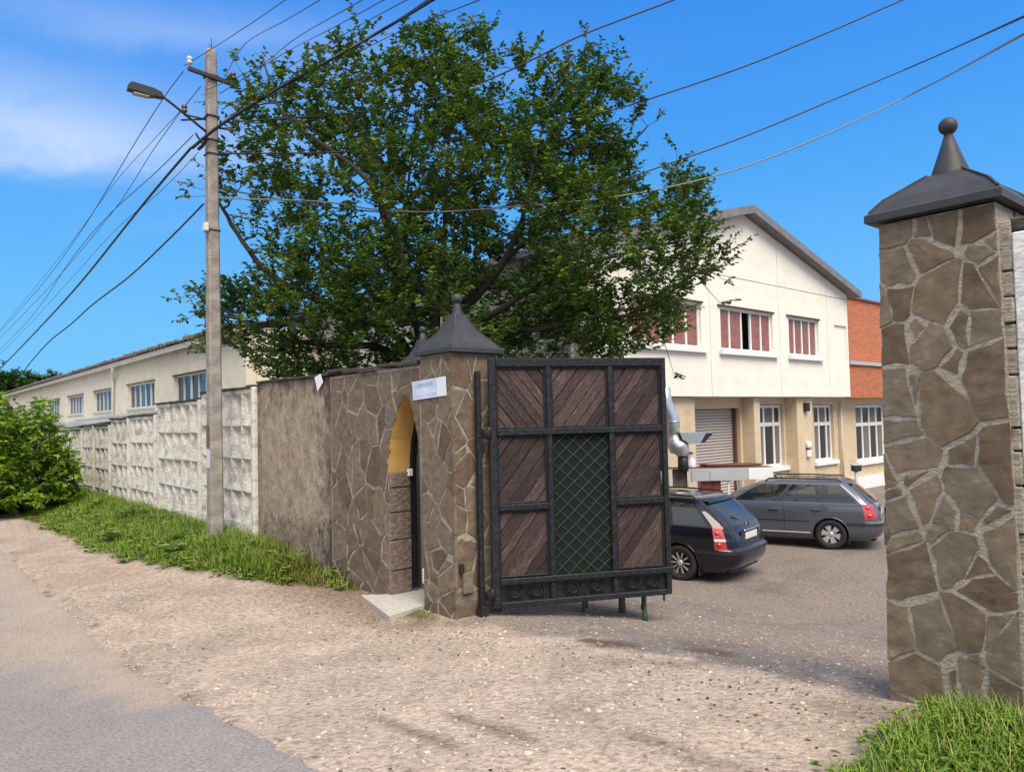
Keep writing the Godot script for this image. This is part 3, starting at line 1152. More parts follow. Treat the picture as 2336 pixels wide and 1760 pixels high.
func arch_pts():           # left foot up to the point, then down the right side
	var pts = []
	for p in [[-1.342, 0.80], [-1.340, 1.03], [-1.325, 1.206], [-1.289, 1.412], [-1.226, 1.576], [-1.144, 1.738], [-1.044, 1.877], [-0.918, 2.037], [-0.839, 1.895], [-0.765, 1.72], [-0.707, 1.553], [-0.668, 1.417], [-0.636, 1.23], [-0.615, 1.0]]:
		pts.append(Vector2(p[0], p[1]))
	return pts

func make_stone_wall():
	var w = thing("stone_wall", "brown flagstone wall with a pointed arch doorway beside the gate pillar", "wall", WALL, Vector3(-1.7, -0.5, -0.15))
	var ap = arch_pts()
	var poly = PackedVector2Array([Vector2(-2.82, -0.75), Vector2(-1.34, -0.75)])
	for p in ap: poly.append(p)
	poly.append(Vector2(-0.612, ap[ap.size() - 1].y))
	poly.append(Vector2(-0.612, 2.27))
	poly.append(Vector2(-2.82, 2.25))
	# the right side of the arch runs into the pillar
	var fixed = PackedVector2Array()
	for p in poly: fixed.append(Vector2(min(p.x, -0.612), p.y))
	var st = S()
	prism(st, fixed, -0.30, 0.0)
	part("core", st, M.mortar, w)
	var clip = PackedVector2Array()
	for p in fixed: clip.append(Vector2(clamp(p.x, -2.80, -0.625), clamp(p.y, -0.7, 2.235)))
	stones_on(w, Vector2(-2.80, -0.7), Vector2(-0.62, 2.24), 80, Transform3D(), 14, M.stones, 0.005, clip)
	var cp = S()
	for k in 5:
		var a = -2.86 + k * 0.448
		box(cp, Vector3(a, 2.272, -0.36), Vector3(a + 0.44, 2.315 + 0.01 * (k % 3), 0.045), Transform3D(Basis(Vector3.BACK, 0.012 * ((k % 3) - 1)), Vector3.ZERO), 0.008)
	part("coping", cp, M.coping, w)
	# dressed stones of the left jamb, yellow render above them
	var r = RandomNumberGenerator.new()
	r.seed = 31
	var yb = -0.50
	for k in 5:
		var h = [0.34, 0.36, 0.33, 0.30, 0.18][k]
		var js = S()
		box(js, Vector3(-1.338, yb + 0.006, -0.297), Vector3(-1.31 + r.randf_range(-0.004, 0.006), yb + h - 0.006, -0.004), Transform3D(), 0.012)
		part("jamb_stone", js, M.jamb, w)
		yb += h
	var ys = S()
	for i in ap.size() - 1:
		var a = ap[i]
		var b = ap[i + 1]
		if i == 0: a.y = max(a.y, yb)
		var nrm = Vector2(b.y - a.y, -(b.x - a.x)).normalized() * 0.004
		quad(ys, Vector3(a.x + nrm.x, a.y + nrm.y, -0.001), Vector3(a.x + nrm.x, a.y + nrm.y, -0.299), Vector3(b.x + nrm.x, b.y + nrm.y, -0.299), Vector3(b.x + nrm.x, b.y + nrm.y, -0.001))
	if yb < ap[0].y:
		quad(ys, Vector3(-1.336, yb, -0.001), Vector3(-1.336, yb, -0.299), Vector3(-1.336, ap[0].y, -0.299), Vector3(-1.336, ap[0].y, -0.001))
	part("reveal", ys, M.yellow, w)
	# rendered panel between the stone wall and the fence
	var pw = thing("rendered_wall", "stained brown rendered wall panel between the stone wall and the concrete fence", "wall", WALL, Vector3(-4.1, -0.5, -0.12))
	var s2 = S()
	s2.set_smooth_group(-1)
	var f = [Vector3(-5.43, -0.75, -0.02), Vector3(-2.825, -0.75, -0.02), Vector3(-2.825, 2.26, -0.02), Vector3(-5.43, 2.29, -0.02)]
	var uv = [Vector2(0, 1), Vector2(1, 1), Vector2(1, 0), Vector2(0, 0)]
	for k in [0, 2, 1, 0, 3, 2]:
		s2.set_uv(uv[k])
		s2.add_vertex(f[k])
	var bk = []
	for p in f: bk.append(p + Vector3(0, 0, -0.22))
	for k in 4:
		var n = (k + 1) % 4
		for vv in [[f[k], uv[k]], [f[n], uv[n]], [bk[n], uv[n]], [f[k], uv[k]], [bk[n], uv[n]], [bk[k], uv[k]]]:
			s2.set_uv(vv[1])
			s2.add_vertex(vv[0])
	for k in [0, 1, 2, 0, 2, 3]:
		s2.set_uv(uv[k])
		s2.add_vertex(bk[k])
	s2.generate_normals()
	s2.generate_tangents()
	mesh_part("slab", s2.commit(), M.plaster_wall, pw)
	var c2 = S()
	for k in 4:
		var a = -5.42 + k * 0.642
		box(c2, Vector3(a, 2.293 - 0.006 * k, -0.27), Vector3(a + 0.636, 2.325 - 0.006 * k + 0.006 * (k % 2), 0.01 + 0.012 * (k % 2)), Transform3D(), 0.006)
	part("coping", c2, M.coping, pw)
	# doorstep
	var d = thing("doorstep", "pale concrete doorstep in front of the arched doorway", "doorstep", WALL, Vector3(-0.95, -0.5, 0.2))
	var ds = S()
	prism(ds, PackedVector2Array([Vector2(-1.60, -0.25), Vector2(-0.50, -0.52), Vector2(-0.62, -0.02), Vector2(-0.62, 0.45), Vector2(-1.33, 0.45), Vector2(-1.36, 0.03)]), -0.2, 0.0, Transform3D(Basis(Vector3(1, 0, 0), Vector3(0, 0, -1), Vector3(0, 1, 0)), Vector3(0, -0.44, 0)))
	part("slab", ds, M.plinth_slab, d)
	# white card stuck on the coping
	var card = thing("white_card", "small white card hanging askew from the top of the rendered wall", "card", WALL, Vector3(-3.15, 2.2, 0.03))
	var cs = S()
	prism(cs, PackedVector2Array([Vector2(-0.02, -0.15), Vector2(0.15, -0.03), Vector2(0.07, 0.09), Vector2(-0.11, 0.05), Vector2(-0.07, -0.03)]), 0.0, 0.004, Transform3D(Basis(), Vector3(-3.13, 2.22, 0.026)))
	part("sheet", cs, M.paper, card)

func make_door():
	var d = thing("arched_door", "black metal door standing in the pointed arch of the stone wall", "door", WALL, Vector3(-0.95, -0.45, -0.33))
	var ap = arch_pts()
	var outer = PackedVector2Array([Vector2(-1.33, -0.44)])
	for p in ap: outer.append(p)
	outer.append(Vector2(-0.61, -0.44))
	var fr = S()
	# frame bars following the arch
	for i in outer.size() - 1:
		var a = outer[i].lerp(Vector2(-0.96, 0.9), 0.03)
		var b = outer[i + 1].lerp(Vector2(-0.96, 0.9), 0.03)
		bar(fr, Vector3(a.x, a.y, -0.34), Vector3(b.x, b.y, -0.34), 0.06, 0.07, 0.0, Vector3.BACK)
	part("frame", fr, M.gate, d)
	var leaf = PackedVector2Array()
	for p in outer: leaf.append(Vector2(-0.95, 0.8) + (p - Vector2(-0.95, 0.8)) * 0.93)
	var lf = S()
	var T = Transform3D(Basis(Vector3.UP, deg_to_rad(-16)), Vector3(-0.63, 0, -0.36)) * Transform3D(Basis(), Vector3(0.63, 0, 0))
	prism(lf, leaf, -0.03, 0.0, T)
	var lp = part("leaf", lf, M.gate, d)
	var strip = S()
	for x in [-1.15, -0.97, -0.79]:
		box(strip, Vector3(x - 0.012, -0.35, 0.002), Vector3(x + 0.012, 1.2, 0.014), T, 0.003)
	part("rib", strip, M.gate, lp)
	var hd = S(true)
	tube(hd, [T * Vector3(-1.22, 0.62, 0.0), T * Vector3(-1.22, 0.62, 0.05), T * Vector3(-1.22, 0.50, 0.05), T * Vector3(-1.22, 0.50, 0.0)], 0.009, 8)
	part("handle", hd, M.zinc, lp)
	var bz = thing("door_buzzer", "small white buzzer box on the jamb of the arched doorway", "buzzer", WALL, Vector3(-1.29, 1.0, -0.27))
	var bs = S()
	box(bs, Vector3(-1.305, 0.96, -0.30), Vector3(-1.255, 1.05, -0.235), Transform3D(), 0.008)
	part("case", bs, M.white, bz)
	var bb = S(true)
	lathe(bb, [Vector2(0, 0), Vector2(0.01, 0), Vector2(0.01, 0.006), Vector2(0, 0.008)], 10, Transform3D(Basis(Vector3.RIGHT, PI / 2), Vector3(-1.28, 1.0, -0.235)))
	part("button", bb, M.steel_dark, bz)
	var lk = thing("door_lock_case", "little white latch case low on the inner edge of the gate pillar", "lock", WALL, Vector3(-0.62, -0.1, -0.05))
	var ls = S()
	box(ls, Vector3(-0.645, -0.20, -0.06), Vector3(-0.612, -0.03, 0.0), Transform3D(), 0.008)
	part("case", ls, M.white_dull, lk)
	var lb = S()
	box(lb, Vector3(-0.66, -0.26, -0.05), Vector3(-0.613, -0.21, -0.01), Transform3D(), 0.006)
	part("bolt", lb, M.rust, lk)

# ------------------------------------------------------------------ pillars
func cap_on(g, cx, cz, y, half, prof, cone, ball_r, ball_y, turn_m):
	var st = S()
	var T = Transform3D(Basis(), Vector3(cx, y, cz))
	# eave band
	var e = half
	lathe(st, [Vector2(0.0, -0.02), Vector2(e * 1.3, -0.02), Vector2(e * 1.4142, -0.015), Vector2(e * 1.4142, 0.030), Vector2(e * 1.33, 0.048)], 4, T, PI / 4)
	part("eave", st, M.cap, g)
	var rf = S()
	var pr = [Vector2(e * 1.33, 0.049)]
	for p in prof: pr.append(Vector2(p.x * 1.4142, p.y))
	lathe(rf, pr, 4, T, PI / 4)
	part("roof", rf, M.cap, g)
	var cs = S(true)
	lathe(cs, cone, 20, T)
	part("spire", cs, M.cap, g)
	var b = S(true)
	ball(b, Vector3(cx, y + ball_y, cz), ball_r, 12)
	part("ball", b, M.cap, g)
	var sm = S()
	# folded seam straps on the corners
	for k in 4:
		var a = PI / 4 + k * PI / 2
		var d = Vector3(cos(a), 0, sin(a))
		for i in pr.size() - 1:
			bar(sm, T * (d * pr[i].x * 0.998 + Vector3(0, pr[i].y + 0.004, 0)), T * (d * pr[i + 1].x * 0.998 + Vector3(0, pr[i + 1].y + 0.004, 0)), 0.014, 0.012)
	part("seam", sm, M.cap, g)

func make_pillars():
	# left pillar: corner towards the camera at x = 0, z = 0
	var g = thing("gate_pillar", "flagstone gate pillar with black spired cap that carries the open gate leaf", "pillar", WALL, Vector3(-0.3, -0.55, -0.3))
	var c = S()
	rect(c, -0.60, -0.8, 0.0, 2.36, -0.62, 0.0)
	part("core", c, M.mortar, g)
	stones_on(g, Vector2(-0.60, -0.7), Vector2(0.012, 2.36), 38, Transform3D(), 61, M.stones, 0.005)
	# face towards the gateway
	stones_on(g, Vector2(-0.012, -0.7), Vector2(0.62, 2.36), 34, Transform3D(Basis(Vector3(0, 0, -1), Vector3.UP, Vector3(1, 0, 0)), Vector3.ZERO), 62, M.stones, 0.005)
	stones_on(g, Vector2(-0.60, -0.7), Vector2(0.0, 2.36), 14, Transform3D(Basis(Vector3(-1, 0, 0), Vector3.UP, Vector3(0, 0, -1)), Vector3(-0.6, 0, -0.62)), 63, M.stones, 0.005)
	cap_on(g, -0.3, -0.31, 2.385, 0.365, [Vector2(0.27, 0.135), Vector2(0.18, 0.225), Vector2(0.115, 0.33), Vector2(0.075, 0.44)], [Vector2(0.098, 0.33), Vector2(0.07, 0.43), Vector2(0.045, 0.53), Vector2(0.036, 0.57), Vector2(0.0, 0.575)], 0.062, 0.625, 0)
	# right pillar
	var h = thing("gate_pillar", "flagstone gate pillar joined to the white wall, standing in the grass", "pillar", WALL, Vector3(4.82, -0.1, -0.3))
	var c2 = S()
	prism(c2, PackedVector2Array([Vector2(4.46, -0.5), Vector2(5.20, -0.5), Vector2(5.15, 2.78), Vector2(4.52, 2.78)]), -0.62, 0.0)
	part("core", c2, M.mortar, h)
	stones_on(h, Vector2(4.46, -0.3), Vector2(5.17, 2.78), 60, Transform3D(), 5, M.stones, 0.005, PackedVector2Array([Vector2(4.455, -0.3), Vector2(5.195, -0.3), Vector2(5.15, 2.78), Vector2(4.515, 2.78)]))
	stones_on(h, Vector2(0.0, -0.3), Vector2(0.60, 2.78), 22, Transform3D(Basis(Vector3(0, 0, 1), Vector3(0.019, 1, 0), Vector3(-1, 0, 0)), Vector3(4.474, 0, -0.61)), 65, M.stones, 0.006)
	stones_on(h, Vector2(0.30, -0.3), Vector2(0.61, 2.78), 14, Transform3D(Basis(Vector3(0, 0, -1), Vector3(-0.015, 1, 0), Vector3(1, 0, 0)), Vector3(5.194, 0, 0.0)), 66, M.stones, 0.006)
	cap_on(h, 4.83, -0.31, 2.81, 0.372, [Vector2(0.29, 0.12), Vector2(0.17, 0.21), Vector2(0.10, 0.262)], [Vector2(0.135, 0.21), Vector2(0.108, 0.27), Vector2(0.062, 0.40), Vector2(0.022, 0.525), Vector2(0.0, 0.53)], 0.054, 0.57, 0)
	# a third pillar behind the wall; only its spire rises out of the leaves
	var k = thing("gate_pillar", "pillar behind the stone wall with only its dark spire showing among the leaves", "pillar", WALL, Vector3(-2.05, -0.7, -1.0))
	var c3 = S()
	rect(c3, -2.3, -1.0, -1.8, 2.3, -1.25, -0.75)
	part("core", c3, M.mortar, k)
	cap_on(k, -2.05, -1.0, 2.30, 0.33, [Vector2(0.22, 0.13), Vector2(0.14, 0.22), Vector2(0.08, 0.33), Vector2(0.05, 0.44)], [Vector2(0.08, 0.33), Vector2(0.05, 0.44), Vector2(0.03, 0.54), Vector2(0.0, 0.545)], 0.05, 0.58, 0)
	# notice on the left pillar
	var nt = thing("paper_notice", "white paper notice with pale blue print on the stone gate pillar", "notice", WALL, Vector3(-0.40, 1.9, 0.02))
	var ns = S()
	ns.set_smooth_group(-1)
	var T = Transform3D(Basis(Vector3.BACK, 0.05), Vector3(-0.41, 1.99, 0.022))
	var fp = [Vector3(-0.33, -0.105, 0), Vector3(0.33, -0.105, 0), Vector3(0.33, 0.105, 0), Vector3(-0.33, 0.105, 0)]
	var uv = [Vector2(0, 1), Vector2(1, 1), Vector2(1, 0), Vector2(0, 0)]
	for q in [0, 2, 1, 0, 3, 2]:
		ns.set_uv(uv[q])
		ns.add_vertex(T * fp[q])
	for q in 4:
		var a = fp[q]
		var b = fp[(q + 1) % 4]
		for vv in [a, b, b + Vector3(0, 0, -0.004), a, b + Vector3(0, 0, -0.004), a + Vector3(0, 0, -0.004)]:
			ns.set_uv(Vector2(0.98, 0.5))
			ns.add_vertex(T * vv)
	ns.generate_normals()
	mesh_part("sheet", ns.commit(), notice_mat(), nt)

func notice_mat():
	var im = Image.create(256, 96, false, Image.FORMAT_RGB8)
	im.fill(lin(0.70, 0.71, 0.76))
	var r = RandomNumberGenerator.new()
	r.seed = 3
	for j in 88:
		for i in 184:
			var k = 0.85 + 0.2 * sin(i * 0.05)
			im.set_pixel(4 + i, 4 + j, lin(0.70 - 0.25 * k, 0.71 - 0.18 * k, 0.76 - 0.06 * k))
	# two lines of print too small to read: slender dark strokes above, broad pale ones below
	var x = 42
	while x < 160:
		var w = r.randi_range(7, 12)
		im.fill_rect(Rect2i(x, 16, 3, 19), lin(0.16, 0.21, 0.34))
		im.fill_rect(Rect2i(x + w - 3, 16, 3, 19), lin(0.18, 0.23, 0.36))
		if r.randf() < 0.7: im.fill_rect(Rect2i(x, 16 + r.randi_range(0, 16), w, 3), lin(0.2, 0.25, 0.37))
		x += w + 5
	x = 30
	while x < 168:
		var w = r.randi_range(10, 17)
		im.fill_rect(Rect2i(x, 44, 4, 28), lin(0.74, 0.75, 0.78))
		im.fill_rect(Rect2i(x + w - 4, 44, 4, 28), lin(0.74, 0.75, 0.78))
		if r.randf() < 0.7: im.fill_rect(Rect2i(x, 44 + r.randi_range(0, 22), w, 4), lin(0.74, 0.75, 0.78))
		x += w + 5
	im.fill_rect(Rect2i(182, 14, 2, 74), lin(0.42, 0.5, 0.62))
	var m = StandardMaterial3D.new()
	m.albedo_texture = ImageTexture.create_from_image(im)
	m.roughness = 0.6
	return m

func make_white_wall():
	var g = thing("white_wall", "whitewashed wall with a mossy top running on from the stone pillar", "wall", WALL, Vector3(6.2, -0.1, -0.4))
	var st = S()
	rect(st, 5.212, -0.5, 7.6, 2.60, -0.30, -0.025, 0.008)
	part("panel", st, M.white_wall, g)
	var e = S()
	var r = RandomNumberGenerator.new()
	r.seed = 8
	var y = -0.4
	while y < 2.62:
		var h = r.randf_range(0.12, 0.3)
		box(e, Vector3(5.13, y, -0.29), Vector3(5.2105, y + h - 0.01, -0.02 + r.randf_range(-0.012, 0.008)), Transform3D(), 0.008)
		y += h
	part("edge_filling", e, M.mortar, g)
	var c = S()
	var x = 5.2
	while x < 7.6:
		var l = r.randf_range(0.2, 0.4)
		box(c, Vector3(x, 2.605, -0.34), Vector3(x + l - 0.004, 2.68 + r.randf_range(0, 0.03), -0.05 + r.randf_range(0, 0.03)), Transform3D(), 0.015)
		x += l
	part("coping", c, M.coping, g)

# ------------------------------------------------------------------ gate leaf
func plank(poly, z0, z1, dir):
	if Geometry2D.is_polygon_clockwise(poly):
		poly.reverse()
	var st = S()
	var nrm = Vector2(-dir.y, dir.x)
	var c = Vector2.ZERO
	for p in poly: c += p
	c /= poly.size()
	var seed_off = Vector2(fmod(c.x * 7.3, 1.0), fmod(c.y * 5.1, 1.0))
	var put = func(p, z):
		st.set_uv(Vector2(p.dot(dir), p.dot(nrm)) + seed_off)
		st.add_vertex(Vector3(p.x, p.y, z))
	var inner = []
	for p in poly: inner.append(c + (p - c) * (1.0 - 0.006 / max(0.02, (p - c).length())))
	var n = poly.size()
	for i in n:
		var k = (i + 1) % n
		put.call(c, z1); put.call(inner[k], z1); put.call(inner[i], z1)
		put.call(poly[i], z1 - 0.006); put.call(inner[i], z1); put.call(inner[k], z1)
		put.call(poly[i], z1 - 0.006); put.call(inner[k], z1); put.call(poly[k], z1 - 0.006)
		put.call(poly[i], z0); put.call(poly[i], z1 - 0.006); put.call(poly[k], z1 - 0.006)
		put.call(poly[i], z0); put.call(poly[k], z1 - 0.006); put.call(poly[k], z0)
	st.generate_normals()
	st.generate_tangents()
	return st.commit()

func make_gate():
	var a = Vector3(-0.262, -0.41, -8.15)
	var b = Vector3(1.775, -0.41, -8.65)
	var X = (b - a).normalized()
	var T = Transform3D(Basis(X, Vector3.UP, X.cross(Vector3.UP)), a)
	var wd = a.distance_to(b)
	var ht = 2.71
	var g = thing("gate_leaf", "tall black steel gate leaf with brown diagonal planks and a wire mesh panel, swung open", "gate", T, Vector3(wd / 2, 0, 0))
	var fx = [0.0, 0.325, 0.675, 1.0]
	var ys = [0.0, 0.285, 1.075, 1.90, ht]       # bottom rail, top of the ornament band, middle rails
	var bw = 0.062
	var fr = func(called, x0, y0, x1, y1, z0 = -0.03, z1 = 0.035):
		var st = S()
		box(st, Vector3(x0, y0, z0), Vector3(x1, y1, z1), Transform3D(), 0.007)
		return part(called, st, M.gate, g)
	fr.call("stile", 0, 0, bw + 0.02, ht)
	fr.call("stile", wd - bw, 0, wd, ht)
	fr.call("top_rail", bw + 0.021, ht - 0.095, wd - bw - 0.001, ht)
	fr.call("bottom_rail", bw + 0.021, 0.0, wd - bw - 0.001, 0.06, -0.03, 0.045)
	fr.call("rail", bw + 0.021, ys[1] - 0.035, wd + 0.015, ys[1] + 0.03, 0.036, 0.06)
	fr.call("rail", bw + 0.021, ys[3] - 0.04, wd - bw - 0.001, ys[3] + 0.03, -0.028, 0.042)
	var mx = [wd * fx[1], wd * fx[2]]
	for x in mx:
		fr.call("mullion", x - 0.03, 0.061, x + 0.03, ys[3] - 0.041)
		fr.call("mullion", x - 0.03, ys[3] + 0.031, x + 0.03, ht - 0.096)
	fr.call("rail", bw + 0.021, ys[2] - 0.035, mx[0] - 0.031, ys[2] + 0.035)
	fr.call("rail", mx[1] + 0.031, ys[2] - 0.035, wd - bw - 0.001, ys[2] + 0.035)
	# fine inner beads that frame every panel
	var panels = []
	var cols = [[bw + 0.02, mx[0] - 0.03], [mx[0] + 0.03, mx[1] - 0.03], [mx[1] + 0.03, wd - bw]]
	for c in 3:
		panels.append([cols[c][0], ys[3] + 0.03, cols[c][1], ht - 0.095, -1 if c == 0 else 1])
	for c in [0, 2]:
		panels.append([cols[c][0], ys[2] + 0.035, cols[c][1], ys[3] - 0.04, 1])
		panels.append([cols[c][0], ys[1] + 0.03, cols[c][1], ys[2] - 0.035, 1])
	var r = RandomNumberGenerator.new()
	r.seed = 12
	for p in panels:
		var bead = S()
		for e in [[p[0], p[1], p[2], p[1] + 0.022], [p[0], p[3] - 0.022, p[2], p[3]], [p[0], p[1] + 0.0225, p[0] + 0.022, p[3] - 0.0225], [p[2] - 0.022, p[1] + 0.0225, p[2], p[3] - 0.0225]]:
			box(bead, Vector3(e[0], e[1], -0.012), Vector3(e[2], e[3], 0.012), Transform3D(), 0.005)
		part("bead", bead, M.gate, g)
		var ang = deg_to_rad(52.0) * p[4]
		var dir = Vector2(cos(ang), sin(ang))
		var nrm = Vector2(-dir.y, dir.x)
		var rc = PackedVector2Array([Vector2(p[0], p[1]), Vector2(p[2], p[1]), Vector2(p[2], p[3]), Vector2(p[0], p[3])])
		var mid = Vector2((p[0] + p[2]) / 2, (p[1] + p[3]) / 2)
		var o = -0.62 + r.randf_range(0, 0.08)
		while o < 0.62:
			var w = r.randf_range(0.085, 0.15)
			var s0 = mid + nrm * (o + r.randf_range(0.002, 0.007)) - dir * 2.0
			var s1 = mid + nrm * (o + w - 0.002) - dir * 2.0
			var strip = PackedVector2Array([s0, s0 + dir * 4.0, s1 + dir * 4.0, s1])
			for pl in Geometry2D.intersect_polygons(strip, rc):
				if pl.size() > 2 and area(pl) > 0.0012:
					mesh_part("plank", plank(pl, -0.028, -0.010 + r.randf_range(-0.007, 0.004), dir), M.planks[r.randi() % 4], g)
			o += w
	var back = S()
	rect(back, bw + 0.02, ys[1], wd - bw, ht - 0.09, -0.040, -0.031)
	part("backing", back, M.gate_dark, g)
	# wire mesh in the middle
	var cm = S(true)
	var q = [cols[1][0], ys[1] + 0.03, cols[1][1], ys[3] - 0.04]
	var dw = (q[2] - q[0]) / 4.0
	var dh = (q[3] - q[1]) / 10.0
	for i in range(-10, 5):
		for s in [-1, 1]:
			var pts = []
			for k in 11:
				var x = q[0] + (i + k) * dw if s > 0 else q[2] - (i + k) * dw
				if x < q[0] - 0.001 or x > q[2] + 0.001:
					if pts.size() > 1: tube(cm, pts, 0.0023, 5, false)
					pts = []
					continue
				pts.append(Vector3(x + r.randf_range(-0.006, 0.006), q[1] + k * dh + r.randf_range(-0.006, 0.006), -0.012 + 0.006 * s))
			if pts.size() > 1: tube(cm, pts, 0.0023, 5, false)
	part("wire_mesh", cm, M.chain, g)
	# ornament band: sheet with scrolled rings
	var sh = S()
	rect(sh, bw + 0.02, 0.06, wd - bw, ys[1] - 0.036, -0.03, -0.012)
	part("band_sheet", sh, M.gate, g)
	for c in 3:
		for k in 2:
			var cx = lerp(cols[c][0], cols[c][1], 0.3 + 0.42 * k)
			var cy = 0.155
			var rg = S(true)
			var pts = []
			for i in 15:
				var an = TAU * i / 14.0
				pts.append(Vector3(cx + cos(an) * 0.062, cy + sin(an) * 0.058, 0.0))
			tube(rg, pts, 0.010, 6, false)
			part("ring", rg, M.gate, g)
			for s in [-1, 1]:
				var arc = S(true)
				var ap = []
				for i in 8:
					var an = -1.0 + 2.0 * i / 7.0
					ap.append(Vector3(cx + s * (0.095 - 0.022 * (1 - cos(an * 1.3)) * 3.0), cy + sin(an) * 0.09, 0.0))
				tube(arc, ap, 0.008, 6)
				part("scroll", arc, M.gate, g)
	var hn = S(true)
	tube(hn, [Vector3(wd - 0.10, 1.40, 0.03), Vector3(wd - 0.115, 1.385, 0.075), Vector3(wd - 0.115, 1.26, 0.075), Vector3(wd - 0.10, 1.245, 0.03)], 0.011, 8)
	part("handle", hn, M.chain, g)
	var dr = S(true)
	tube(dr, [Vector3(wd - 0.1, 0.0, 0.02), Vector3(wd - 0.1, -0.07, 0.02)], 0.012, 6)
	part("drop_bolt", dr, M.gate, g)
	# hinge post between pillar and leaf
	var hp = thing("hinge_post", "black steel hinge post fixed to the stone pillar beside the gate leaf", "post", WALL, Vector3(0.085, -0.6, -0.28))
	var ps = S()
	box(ps, Vector3(0.05, -0.7, -0.315), Vector3(0.11, 2.16, -0.255), Transform3D(), 0.008)
	part("shaft", ps, M.gate, hp)
	for y in [1.48, -0.26]:
		var hg = S(true)
		tube(hg, [Vector3(0.165, y - 0.06, -0.36), Vector3(0.165, y + 0.07, -0.36)], 0.03, 10)
		box(hg, Vector3(0.12, y - 0.05, -0.37), Vector3(0.19, y + 0.04, -0.30), Transform3D(), 0.004)
		part("hinge", hg, M.gate, hp)
	var foot = S()
	lathe(foot, [Vector2(0.10, -0.62), Vector2(0.075, -0.5), Vector2(0.054, -0.36)], 4, Transform3D(Basis(), Vector3(0.0875, 0, -0.2825)), PI / 4)
	part("foot", foot, M.gate, hp)
	var lk = thing("latch_plate", "grey steel latch box fixed low on the gate pillar next to the hinge post", "latch", WALL, Vector3(0.02, -0.1, -0.12))
	var l1 = S()
	box(l1, Vector3(0.015, -0.22, -0.20), Vector3(0.05, 0.0, -0.07), Transform3D(), 0.006)
	part("box", l1, M.stones[4], lk)
	var l2 = S()
	box(l2, Vector3(0.015, 0.0, -0.085), Vector3(0.05, 0.10, -0.035), Transform3D(), 0.004)
	part("slot", l2, M.black, lk)

